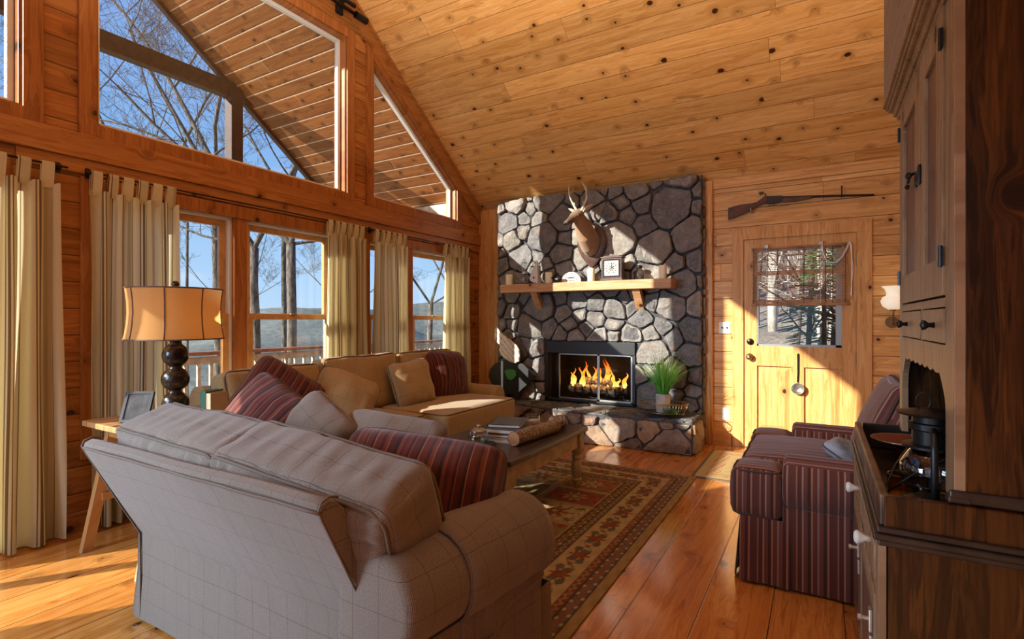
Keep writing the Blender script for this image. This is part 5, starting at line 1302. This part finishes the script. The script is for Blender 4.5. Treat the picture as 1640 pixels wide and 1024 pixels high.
build(MB().tube([(-.178,YF-.02,.93),(-.178,YF-.014,.92),(-.178,YF-.014,.74),(-.182,YF-.016,.66)],[.004,.008,.007,.006],8),'handle','iron',ld,smooth=True)
mb=MB(); vs=[]; N=20
for i in range(6):
    a=i/5*PI/2*.95
    for j in range(N):
        b=2*PI*j/N; vs.append((-.18+.055*math.cos(b)*math.cos(a*.98),YF-.022-.0+.038-.045-.0+(-.0)+.0+(.035*math.sin(a))-.02,.605+.052*math.sin(b)*math.cos(a*.98)))
mb.add(vs,[(i*N+j,i*N+(j+1)%N,(i+1)*N+(j+1)%N,(i+1)*N+j) for i in range(5) for j in range(N)])
o=build(mb,'bowl','silver',ld,smooth=True); q=o.modifiers.new('thickness','SOLIDIFY'); q.thickness=.003
sw=empty('light_switch',(-.815,YF,1.165),'white double toggle light switch on the pine wall left of the door','light switch')
build(MB().box((-.87,YF-.007,1.105),(-.765,YF,1.22),.002),'plate','plastic',sw)
for x in(-.84,-.795): build(MB().box((x-.006,YF-.018,1.155),(x+.006,YF-.006,1.172),.002),'toggle','iron',sw)
ol=empty('wall_outlet',(-.805,YF,.31),'white double power outlet low on the pine wall left of the door','outlet')
build(MB().box((-.84,YF-.006,.25),(-.77,YF,.37),.002),'plate','plastic',ol)
for z in(.285,.335): build(MB().lathe([(0,-.002),(.016,-.002),(.017,0)],(-.805,YF-.006,z),18,'Y'),'socket','paper',ol)
# rifle
rf=empty('rifle',(-.2,YF-.05,2.25),'old single barrel rifle with a dark wooden stock mounted on the wall above the door','rifle')
def rp(px,py): x,z=pxy(px,py,YF-.04); return (x,z)
def slabp(mb,pts,y0,y1): P=[rp(*p) for p in pts]; return mb.extr(P,[(y0,.002),(y0+.004,0),(y1-.004,0),(y1,.002)],lambda a,b,s:(a,s,b))
M['stock']=simple('dark_walnut_gun_stock',(.085,.028,.018),.3,bs=.1,var=.3)
build(slabp(MB(),[(1166.5,334),(1185,328.5),(1205,326),(1213,324),(1222,317),(1226,314),(1230,321),(1222,327),(1212,331),(1203,336.5),(1190,343),(1166.5,352)],YF-.062,YF-.022),'stock','stock',rf)
build(slabp(MB(),[(1223,315),(1230,314.5),(1253,313.8),(1254,323.5),(1240,326),(1226,327)],YF-.058,YF-.026),'receiver','iron',rf)
build(slabp(MB(),[(1253,318),(1300,315),(1300,318),(1270,323.5),(1253,324.5)],YF-.056,YF-.028),'forestock','stock',rf)
A,B=rp(1250,316.5),rp(1400,312.2); build(MB().tube([(A[0],YF-.042,A[1]),(B[0],YF-.042,B[1])],[.012,.0095],12),'barrel','iron',rf,smooth=True,ang=40)
A=rp(1236,326); mb=MB().tube([(A[0]+.028*math.cos(a),YF-.042,A[1]-.003+.02*math.sin(a)) for a in [PI+PI*k/8 for k in range(9)]],.003,6); build(mb,'trigger_guard','brass',rf)
A=rp(1226,312); build(MB().tube([(A[0],YF-.042,A[1]-.02),(A[0]-.004,YF-.042,A[1]+.012)],.006,6),'hammer','iron',rf)
for i,(a,b) in enumerate(((1348,298),(1203,334))):
    q=empty('gun_hook',(rp(a,b)[0],YF,rp(a,b)[1]),('dark wall hook holding the rifle barrel','small pewter wall hook under the rifle stock')[i],'hook'); x,z=rp(a,b)
    if i==0: build(MB().tube([(x,YF,z),(x,YF-.03,z),(x,YF-.062,z-.005),(x,YF-.064,z-.07),(x,YF-.045,z-.09),(x,YF,z-.092)],.0055,8),'hook_rod','iron',q)
    else: build(MB().tube([(x,YF,z-.03),(x,YF-.04,z-.04),(x,YF-.068,z-.03),(x,YF-.07,z-.005)],.006,8),'hook_rod','silver',q)
# wall sconce
sx,sy,sz=.53,YF-.10,1.40
s_=empty('wall_sconce',(sx,sy,1.40),'white opal glass wall lamp half hidden behind the tall cabinet','wall lamp')
build(MB().lathe([(0,-.10),(.035,-.098),(.075,-.07),(.09,-.03),(.078,.005),(.05,.022),(.048,.04),(.06,.075),(.085,.10)],(sx,sy,1.425),32,cap=False),'glass_shade','opal',s_,smooth=True)
build(MB().tube([(sx,YF,1.22),(sx,YF-.06,1.20),(sx,sy,1.25),(sx,sy,1.33)],.008,8).lathe([(0,0),(.05,0),(.05,.012),(0,.012)],(sx,YF-.014,1.22),20,'Y').lathe([(0,0),(.02,0),(.028,.015),(0,.015)],(sx,sy,1.315),16),'arm','brass',s_,smooth=True,ang=40)

# ================================================================== hutch cabinet
CB=empty('dry_sink_cabinet',(.48,2.14,0),'tall dark stained dry sink cabinet with panelled hutch along the right edge','cabinet')
bx0,bx1,by0,by1=.125,.84,1.59,2.685; hx0,hy0,hy1=.275,1.61,2.60
mb=MB()
mb.box((bx0+.015,by0+.01,.02),(bx1,by0+.035,.70),.002); 
build(mb,'side_panel','cabinet',CB); bx('side_panel',(bx0+.015,by1-.035,.02),(bx1,by1-.01,.70),'cabinet',CB)
bx('back_panel',(bx1-.02,by0+.03,.02),(bx1,by1-.03,.70),'cabinet',CB); bx('tray_floor',(bx0+.015,by0+.01,.685),(bx1,by1-.01,.70),'cab_black',CB)
mb=MB(); mb.box((bx0+.002,by0+.002,.722),(bx0+.024,by1,.80),.005); tag(build(mb,'tray_rim','rim',CB),'worn dark brown front rim'); bx('tray_rim',(bx0+.03,by1-.022,.70),(bx1,by1,.80),'cab_black',CB,.002)
mb=MB(); mb.box((bx0+.012,by0,.70),(bx1,by0+.025,.798),.003); tag(build(mb,'tray_side_board','cabinet',CB),'worn orange brown side board')
mb=MB()
for (x,z0,z1) in ((bx0-.012,.690,.706),(bx0-.004,.706,.722),(bx0-.002,.674,.690)): mb.box((x,by0-(bx0-x)-.006,z0),(bx1,by0+.012,z1),.004); mb.box((x,by0+.01,z0),(bx0+.02,by1,z1),.004)
build(mb,'moulding','cab_black',CB)
mb=MB()
for a,b in (((by0+.01,.02),(by0+.07,.69)),((by1-.07,.02),(by1-.01,.69)),((by0+.07,.655),(by1-.07,.69)),((by0+.07,.52),(by1-.07,.55)),((by0+.07,.02),(by1-.07,.08)),((2.11,.08),(2.17,.655))): mb.box((bx0,a[0],a[1]),(bx0+.022,b[0],b[1]),.002)
build(mb,'face_frame','cab_front',CB)
for y0,y1,ky in ((by0+.075,2.105,1.76),(2.175,by1-.075,2.27)):
    d=bx('drawer',(bx0-.004,y0,.555),(bx0+.018,y1,.65),'cab_front',CB,.003)
    build(MB().lathe([(.009,0),(.008,-.012),(.017,-.026),(.019,-.034),(.012,-.04),(0,-.041)],(bx0-.004,ky,.625),20,'X'),'knob','white',d,smooth=True)
    d=bx('door',(bx0-.004,y0,.085),(bx0+.018,y1,.515),'cab_front',CB,.003)
    build(MB().box((bx0-.007,y0+.06,.14),(bx0-.003,y1-.06,.46),.002),'door_panel','cab_panel',d)
    mb=MB().box((bx0-.014,y0+.02,.40),(bx0-.004,y0+.05,.46),.003); mb.tube([(bx0-.012,y0+.035,.43),(bx0-.03,y0+.035,.43)],.006,8); mb.lathe([(0,-.006),(.009,-.004),(.009,.004),(0,.006)],(bx0-.034,y0+.035,.43),10,'X'); mb.box((bx0-.012,y0+.025,.34),(bx0-.004,y0+.045,.39),.002)
    build(mb,'latch','silver',d)
# hutch
HTOP=2.09
build(MB().box((hx0+.02,hy0,.80),(bx1,hy0+.025,HTOP),.002),'hutch_side','cabinet',CB); bx('hutch_side',(hx0+.02,hy1-.025,.80),(bx1,hy1,HTOP),'cabinet',CB)
bx('hutch_back',(bx1-.02,hy0+.025,.80),(bx1-.002,hy1-.025,HTOP),'cabinet',CB); bx('hutch_shelf',(hx0+.02,hy0+.025,1.165),(bx1-.02,hy1-.025,1.185),'cabinet',CB)
build(MB().box((hx0-.01,hy0-.008,.80),(bx1,hy0+.004,.83),.004).box((hx0-.012,hy0-.01,.80),(hx0+.03,hy0+.03,.815),.003),'hutch_foot_moulding','cab_black',CB)
mb=MB(); x0,x1=hx0,hx0+.022
mb.box((x0,hy0,.80),(x1,hy0+.10,HTOP),.002); mb.box((x0,hy1-.06,.80),(x1,hy1,HTOP),.002)
mb.box((x0,hy0+.10,1.27),(x1,hy1-.06,1.295),.002); mb.box((x0,hy0+.10,1.155),(x1,hy1-.06,1.172),.002); mb.box((x0,hy0+.10,2.07),(x1,hy1-.06,HTOP),.002); mb.box((x0,2.06,1.172),(x1,2.085,1.27),.002)
build(mb,'hutch_face_frame','cab_front',CB)
# scalloped apron
ya,yb=hy0+.10,hy1-.06; P=[(ya,1.156),(yb,1.156),(yb,.98)]
n=44; pr=[]
for k in range(n+1):
    t_=k/n; y=yb-.0-(yb-ya)*t_; edge=min(t_,1-t_)/.16; base=1.10 if edge>1 else 1.10-.13*(1-math.sqrt(max(0,1-(1-edge)**2))); pr.append((y,base-.010*abs(math.sin(t_*PI*9))))
P=[(ya,1.156),(yb,1.156)]+pr
mb=MB(); k=len(P); vs=[(x,p[0],p[1]) for x in(x0+.002,x1-.002) for p in P]
for i in range(n):
    a,b=pr[i],pr[i+1]; vs=[(x,y,z) for x in(x0+.002,x1-.002) for (y,z) in((a[0],1.156),(b[0],1.156),b,a)]
    mb.add(vs,[(0,1,2,3),(7,6,5,4)]+[(q,(q+1)%4,4+(q+1)%4,4+q) for q in range(4)])
build(mb,'scalloped_apron','cab_front',CB)
for y0,y1,ky in ((hy0+.105,2.055,1.84),(2.09,hy1-.065,2.36)):
    d=bx('drawer',(x0-.003,y0,1.176),(x1-.004,y1,1.266),'cab_front',CB,.002)
    build(MB().lathe([(.008,0),(.006,-.012),(.013,-.02),(.015,-.028),(0,-.033)],(x0-.003,ky,1.222),16,'X'),'knob','iron',d,smooth=True)
for y0,y1,hinge in ((hy0+.105,2.075,'n'),(2.08,hy1-.065,'f')):
    d=empty('door',(0,0,0)); d.parent=CB; d.matrix_basis=parent_world(CB).inverted()@Matrix.Translation((x0,(y0+y1)/2,1.30))
    w_=.085; mb=MB(); z0,z1=1.30,2.065
    for a,b in (((y0,z0),(y0+w_,z1)),((y1-w_,z0),(y1,z1)),((y0+w_,z0),(y1-w_,z0+.10)),((y0+w_,z1-.10),(y1-w_,z1))): mb.box((x0-.006,a[0],a[1]),(x0+.016,b[0],b[1]),.002)
    bpy.data.objects.remove(d)
    d=build(mb,'hutch_door','cab_front',CB)
    build(MB().box((x0+.004,y0+w_-.005,z0+.095),(x0+.010,y1-w_+.005,z1-.095)),'door_panel','cab_panel',d)
    hy=y0+.004 if hinge=='n' else y1-.004
    for z in (1.40,1.96): build(MB().tube([(x0-.009,hy,z-.028),(x0-.009,hy,z+.028)],.005,8).box((x0-.008,hy-.014,z-.025),(x0-.005,hy+.014,z+.025)),'hinge','iron',d)
mb=MB(); mb.box((x0-.014,2.03,1.66),(x0-.006,2.065,1.72),.003); mb.tube([(x0-.012,2.05,1.70),(x0-.03,2.06,1.695),(x0-.03,2.12,1.685)],.005,8); mb.lathe([(0,-.010),(.011,-.006),(.011,.004),(0,.010)],(x0-.036,2.045,1.69),12,'X'); mb.box((x0-.014,2.095,1.665),(x0-.006,2.13,1.705),.003); mb.lathe([(0,-.008),(.008,-.004),(.008,.004),(0,.008)],(x0-.03,2.13,1.672),12,'X')
build(mb,'latch','iron',CB,smooth=True,ang=40)
mb=MB()
for (o_,z0,z1) in ((.010,2.045,2.06),(.020,2.06,2.072),(.022,2.072,2.084),(.036,2.084,2.096),(.044,2.096,2.108),(.052,2.108,2.13)):
    mb.box((hx0-o_,hy0-.03-o_*.3,z0),(bx1,hy1+o_*.9,z1),.004)
tag(build(mb,'cornice_moulding','cab_front',CB),'worn ribbed cornice moulding')
build(MB().box((hx0-.048,hy0-.04,2.13),(bx1,hy1+.045,2.66),.004),'frieze_board','frieze',CB)

# ---- on the dry sink tray
TF=.7005
ln=empty('kerosene_lantern',(.255,1.86,TF),'black kerosene lantern with a clear round globe, nearest on the cabinet tray','lantern')
lx,ly=.262,1.80
build(MB().lathe([(0,0),(.075,0),(.08,.01),(.078,.03),(.06,.042),(.045,.05),(.03,.055),(0,.055)],(lx,ly,TF),32,sx=1.2,sy=1.2),'fuel_tank','iron',ln,smooth=True,ang=40)
build(MB().lathe([(.034,.058),(.052,.085),(.06,.115),(.057,.145),(.043,.175),(.036,.185)],(lx,ly,TF),32,sx=1.25,sy=1.25,cap=False),'glass_globe','clear',ln,smooth=True)
build(MB().lathe([(.036,.185),(.055,.19),(.055,.196),(.036,.20),(.036,.235),(.044,.24),(.044,.255),(.036,.258),(.036,.275),(.062,.278),(.065,.284),(.03,.292),(0,.294)],(lx,ly,TF),32,sx=1.25,sy=1.25),'chimney_top','iron',ln,smooth=True,ang=35)
mb=MB()
for s in(-1,1):
    d=Vector((-.1,-.99,0)) if s<0 else Vector((.1,.99,0)); P=[]
    c=Vector((lx,ly,TF)); pts=[c+d*.085+Vector((0,0,.02)),c+d*.098+Vector((0,0,.06)),c+d*.10+Vector((0,0,.20)),c+d*.085+Vector((0,0,.235)),c+d*.045+Vector((0,0,.245))]
    mb.tube(pts,.0085,10)
build(mb,'side_tubes','iron',ln,smooth=True)
mb=MB(); c=Vector((lx,ly,TF)); A=c+Vector((.03,-.085,.19)); B=c+Vector((-.03,.085,.19)); low=c+Vector((-.10,-.02,.06))
mb.tube([A,A.lerp(low,.5)+Vector((-.01,0,0)),low,low+Vector((-.005,.03,0)),B.lerp(low,.5)+Vector((-.01,0.01,0)),B],.0028,6)
mb.tube([c+Vector((.062*math.cos(a*PI/12),.062*math.sin(a*PI/12),.125)) for a in range(24)],.002,5,closed=True); mb.tube([c+Vector((.06*math.cos(a*PI/12),.06*math.sin(a*PI/12),.09)) for a in range(24)],.002,5,closed=True)
mb.tube([c+Vector((.016*math.cos(a*PI/6)-.02,0,.305+.024*math.sin(a*PI/6)+.008)) for a in range(12)],.0018,5,closed=True)
build(mb,'wire_bail','iron',ln,smooth=True)
l2=empty('hurricane_lamp',(.40,1.98,TF),'clear bulbous glass lamp behind the black lantern on the cabinet tray','oil lamp')
build(MB().lathe([(0,0),(.05,0),(.055,.01),(.03,.03),(.06,.05),(.085,.09),(.08,.13),(.04,.16),(.03,.165)],(.42,1.98,TF),32,cap=False),'glass_body','clear',l2,smooth=True)
build(MB().lathe([(.032,.16),(.034,.20),(.05,.21),(.05,.22),(0,.225)],(.42,1.98,TF),24),'metal_collar','silver',l2,smooth=True,ang=40)
js=empty('tea_light_glass',(.21,1.93,TF),'short amber tinted glass tumbler in front of the black lantern','glass')
M['amber']=glass('amber_glass',(.85,.70,.42),1.6)
build(MB().lathe([(0,0),(.034,0),(.038,.005),(.04,.07),(.037,.07),(.034,.008),(0,.008)],(.215,1.955,TF),24,cap=False),'glass_wall','amber',js,smooth=True,ang=50)
dh=empty('oval_dish',(.285,2.50,TF),'shallow red enamelled dish with a pale rim at the back of the cabinet tray','dish')
build(MB().lathe([(0,.0),(.035,.0),(.04,.01),(.03,.03),(.06,.045),(.115,.062),(.112,.066),(.06,.052),(0,.045)],(.285,2.50,TF+.01),36),'bowl','red_clay',dh,smooth=True,ang=60)
build(MB().tube([(.285+.114*math.cos(a*PI/20),2.50+.114*math.sin(a*PI/20),TF+.075) for a in range(40)],.002,5,closed=True),'rim','silver',dh,smooth=True)
mb=MB().lathe([(0,0),(.05,0),(.05,.012),(.03,.02),(0,.02)],(.45,2.28,TF),20)
tag(build(mb,'iron_trivet','iron',smooth=True,ang=40),'small black iron trivet behind the glass lamp on the cabinet tray','trivet')

# ================================================================== outside: porch
PXo=-6.05
slab('porch_roof',RID,YF+.1,PXo,XW-.15,'porch'); slab('porch_roof',.30,RID,PXo,XW-.15,'porch')  # second slab: unseen strip added and cut short to shape the sun indoors
mb=MB()
for a,b in ((RID,YF+.1),):
    vs=[(x,y,ceilz(y)+d) for x in(PXo-.04,PXo+.02) for y in(a,b) for d in(-.06,.22)]
    mb.add(vs,[(0,1,3,2),(4,6,7,5),(0,4,5,1),(2,3,7,6),(0,2,6,4),(1,5,7,3)])
tag(build(mb,'porch_rake_board','dark_sash',recentre=False),kind=S)
bx('porch_tie_beam',(PXo-.05,-1.4,3.88),(PXo+.06,3.9,4.06),'dark_sash',kind=S,recentre=False)
bx('porch_post',(PXo-.05,3.60,-.1),(PXo+.09,3.74,4.0),'dark_sash',kind=S,recentre=False)
bx('porch_post',(PXo-.05,-1.1,-.1),(PXo+.09,-.96,4.0),'dark_sash',kind=S,recentre=False)
bx('porch_eave_beam',(PXo-.05,5.2,2.52),(XW-.2,5.4,2.70),'rail',kind=S,recentre=False)
bx('porch_corner_post',(PXo-.05,5.22,-.1),(PXo+.09,5.36,2.6),'railbrown',kind=S,recentre=False)
bx('deck',(PXo-.1,-4.,-.2),(XW-.16,8.0,-.06),'deck',kind=S,recentre=False)
rl=empty('deck_railing',(PXo,2.5,-.06),'weathered deck railing with pale balusters and a dark cap beyond the windows','railing')
bx('cap_rail',(PXo-.05,-4.,.84),(PXo+.09,8.,.88),'railbrown',rl,.004); bx('lower_rail',(PXo+.0,-4.,.06),(PXo+.04,8.,.12),'rail',rl,.004); bx('upper_rail',(PXo+.0,-4.,.74),(PXo+.04,8.,.82),'rail',rl,.004)
for k in range(84):
    y=-3.9+k*.14; build(MB().box((PXo+.005,y,.12),(PXo+.035,y+.035,.74)),'baluster','rail',rl)
# terrain
def hillmesh(name,xs,ys,fz,mat,label,cat):
    nx,ny=len(xs),len(ys); vs=[(x,y,fz(x,y)) for y in ys for x in xs]; fs=[(j*nx+i,j*nx+i+1,(j+1)*nx+i+1,(j+1)*nx+i) for j in range(ny-1) for i in range(nx-1)]
    o=build(MB().add(vs,fs),name,mat,smooth=True,recentre=False,fixn=False); o['kind']=S; return o
fb_=lambda v,s,sd:noise.noise(Vector((v[0]*s,v[1]*s,sd)))
def near(x,y):
    d=max(0,-x-6.5); z=-1.2-.42*d if d<60 else -26.4-.15*(d-60)
    if y>7 and x>-9: z=max(z,-.9+(y-7)*.42*min(1,(x+9)/6))
    return z+fb_((x,y),.25,1)*.35
lin=lambda a,b,n:[a+(b-a)*i/(n-1) for i in range(n)]
hillmesh('ground_slope',lin(-130,-3.95,90),lin(-90,160,90),near,'valley','','')
def north(x,y): return -.5+max(0,(y-6.5))*.24+fb_((x,y),.3,4)*.4
hillmesh('ground_north',lin(-6,40,50),lin(YF+.6,45,50),north,'leaf','','')
def ridge(x,y):
    d=math.hypot(x,y); z=-45+ (d-150)*.13 + fb_((x,y),.006,3)*38*min(1,(d-120)/300)+fb_((x,y),.02,7)*7
    return min(z,9+fb_((x,y),.004,9)*26+fb_((x,y),.013,2)*9) if d>330 else z
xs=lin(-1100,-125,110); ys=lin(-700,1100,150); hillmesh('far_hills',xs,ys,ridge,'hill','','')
# trees
def tree(name,base,h,r,seed,lean,mat,label,fork=None,levels=5,spread=.6,group=None,limb0=.35,cat='tree',density=1.):
    rg=random.Random(seed); mb=MB(); base=Vector(base)
    def grow(p,d,L,r,lev):
        n=max(3,int(6-lev*.6)); pts=[p.copy()]; q=p.copy(); dd=d.copy(); kids=[]
        for i in range(n):
            j=.10+.06*lev; dd=(dd+Vector((rg.uniform(-j,j),rg.uniform(-j,j),rg.uniform(-j*.5,j)*.9))).normalized(); q=q+dd*(L/n); pts.append(q.copy())
            if lev<levels and i>=(n*limb0 if lev==0 else 1):
                for _ in range(1 if rg.random()<.8*density else 2):
                    if rg.random()<(.85 if lev<3 else .65)*density: kids.append((q.copy(),dd.copy(),(i+1)/n))
        mb.tube(pts,[max(.003,r*(1-.62*i/n)) for i in range(n+1)],(10,7,5,4,3,3,3)[min(lev,6)],cap=lev==0)
        for (a,b,t_) in kids:
            ax=Vector((rg.uniform(-1,1),rg.uniform(-1,1),rg.uniform(-.3,.9))).normalized(); nd=(b*(1-spread*.5)+ax*spread*1.25).normalized()
            grow(a,nd,L*rg.uniform(.42,.68),max(.003,r*(1-.62*t_)*rg.uniform(.40,.62)),lev+1)
    grow(base,Vector(lean).normalized(),h,r,0)
    o=build(mb,name,mat,smooth=True,fixn=False); return tag(o,label,cat,group)
def atray(px,t_,z):
    u=(px-820)/835; c,s=math.cos(R(30.6)),math.sin(R(30.6)); return (t_*(-s+u*c),t_*(c+u*s),z)
g='bare trees beyond the deck'
def forked(px,tt,zb,zf,r,limbs,seed,label,lean=0.):
    r*=.62; limbs=[(a,b,c*1.05,d*.55) for a,b,c,d in limbs]
    a=Vector(atray(px,tt,zb)); b=Vector(atray(px+lean,tt,zf)); mb=MB()
    pts=[a.lerp(b,k/10)+Vector((noise.noise(Vector((k*.7,seed,0)))*.06,noise.noise(Vector((k*.7,seed,5)))*.06,0)) for k in range(11)]
    mb.tube(pts,[r*(1.12-.22*k/10) for k in range(11)],12); rg=random.Random(seed)
    def grow(p,d,L,r,lev,up=.3):
        n=5; pts=[p.copy()]; q=p.copy(); dd=d.copy(); kids=[]
        for i in range(n):
            dd=(dd+Vector((rg.uniform(-.2,.2),rg.uniform(-.2,.2),rg.uniform(-.12,.2)))).normalized(); q=q+dd*(L/n); pts.append(q.copy())
            if lev<5 and (i>=1 or lev>1) and rg.random()<(.9 if lev<3 else .62): kids.append((q.copy(),dd.copy(),(i+1)/n))
        mb.tube(pts,[max(.0035,r*(1-.6*i/n)) for i in range(n+1)],(8,6,4,3,3,3)[lev],cap=False)
        for (a_,b_,t_) in kids: grow(a_,(b_*.7+Vector((rg.uniform(-1,1),rg.uniform(-1,1),rg.uniform(-.4,.8))).normalized()*.8).normalized(),L*rg.uniform(.4,.65),max(.003,r*(1-.6*t_)*rg.uniform(.4,.6)),lev+1)
    for (dx,dz,L,rr) in limbs:
        side=Vector((math.cos(R(30.6)),math.sin(R(30.6)),0)); grow(pts[-1],(side*dx+Vector((0,0,dz))).normalized(),L,rr,0)
    return tag(build(mb,'bare_tree','bark',smooth=True,fixn=False),label,'tree',g)
forked(415,10.5,-4.5,2.7,.155,((.62,1,3.8,.11),(-.6,1,4.2,.10),(-.9,.25,2.6,.05)),11,'grey forked tree trunk just right of the wide window mullion',-8)
forked(470,10.0,-4.5,2.7,.15,((-.9,.7,4.0,.10),(.25,1,4.2,.11),(.9,.15,2.6,.06)),12,'pale grey tree trunk in front of the far hills seen through the wide window',-4)
forked(352,13,-4,5.0,.17,((-.55,1,5.5,.12),(.1,1,5.,.10),(-.9,.5,3.5,.07)),13,'bare tree rising into the middle of the large upper window',-6)
forked(235,15,-4,4.2,.14,((-.5,1,6.,.10),(.35,1,6.,.10),(.9,.4,3.,.06),(-.9,.3,3.,.06)),14,'bare tree at the left of the large upper window, branching low')
forked(300,11.5,-4,3.4,.05,((-.9,.22,2.4,.045),(.3,1,2.5,.04)),15,'thin bare tree with long drooping branches behind the lamp')
forked(20,14,-4,3.,.12,((.5,.9,4.5,.08),(-.5,1,4.5,.08),(.9,.2,3,.05)),16,'bare tree at the far left edge of the view')
forked(455,15,-4,4.6,.13,((.3,1,5.,.09),(-.5,.8,4.,.08),(.8,.6,3.5,.06)),17,'bare tree behind the post, its twigs filling the corner of the upper window')
for i,(px,tt) in enumerate(((690,12),(715,16),(545,20),(120,22),(380,24))):
    forked(px,tt,-6,1.6+(i%2)*.8,.11,((.3,1,4.,.06),(-.7,.7,3.5,.05),(.9,.5,3.,.04)),30+i,('bare tree seen through the narrow window','slim bare tree farther behind the narrow window','bare tree on the slope behind the curtains','distant bare tree left of the wide window','distant bare tree on the slope below the deck')[i])
# trunks behind the entrance door
rng=random.Random(21); g2='tree trunks in the woods behind the door'
for k in range(40):
    y=rng.uniform(9,26); x=rng.uniform(-.15,.08)*y+rng.uniform(-.2,.2); r=rng.choice((.025,.03,.04,.05,.10)); z=north(x,y)-.2
    P=[(x+rng.uniform(-.06,.06)*j,y,z+j*1.0) for j in range(9)]; mb=MB().tube(P,[r*(1-.06*j) for j in range(9)],8)
    for _ in range(16):
        j=rng.randint(1,7); a=Vector(P[j]); d=Vector((rng.uniform(-1,1),rng.uniform(-.4,.4),rng.uniform(.1,1))).normalized(); L=rng.uniform(.6,1.9); pts=[a+d*L*q/4+Vector((rng.uniform(-.05,.05),0,rng.uniform(-.05,.05))) for q in range(5)]; pts[0]=a
        mb.tube(pts,[r*.4*(1-.2*q) for q in range(5)],4)
        b=pts[2]; d2=(d+Vector((rng.uniform(-1,1),0,rng.uniform(-.5,.8)))).normalized(); mb.tube([b,b+d2*L*.3,b+d2*L*.55],[r*.2,r*.14,r*.05],3)
    pale=rng.random()<.55
    tag(build(mb,'woodland_tree','birch' if pale else 'bark_d',smooth=True,fixn=False),'pale barked trunk in the woods behind the door' if pale else 'dark barked trunk in the woods behind the door','tree',g2+(' pale' if pale else ' dark'))
mb=MB(); rng=random.Random(8)
M['needle']=simple('evergreen_needles',(.05,.12,.04),.8,var=.5)
bxp=Vector((.05,9.2,.2))
for k in range(900):
    h=rng.uniform(0,2.6); rr=(2.8-h)*.28; a=rng.uniform(0,2*PI); p=bxp+Vector((math.cos(a)*rng.uniform(0,rr),math.sin(a)*rng.uniform(0,rr),h)); q=p+Vector((math.cos(a)*.16,math.sin(a)*.16,-.03)); mb.tube([p,q],[.012,.004],3)
ev=empty('evergreen_sapling',tuple(bxp),'small green evergreen seen through the right side of the door glass','tree')
build(mb,'needles','needle',ev,fixn=False); build(MB().tube([tuple(bxp-Vector((0,0,.6))),tuple(bxp+Vector((0,0,2.7)))],[.05,.01],8),'trunk','bark_d',ev,smooth=True)
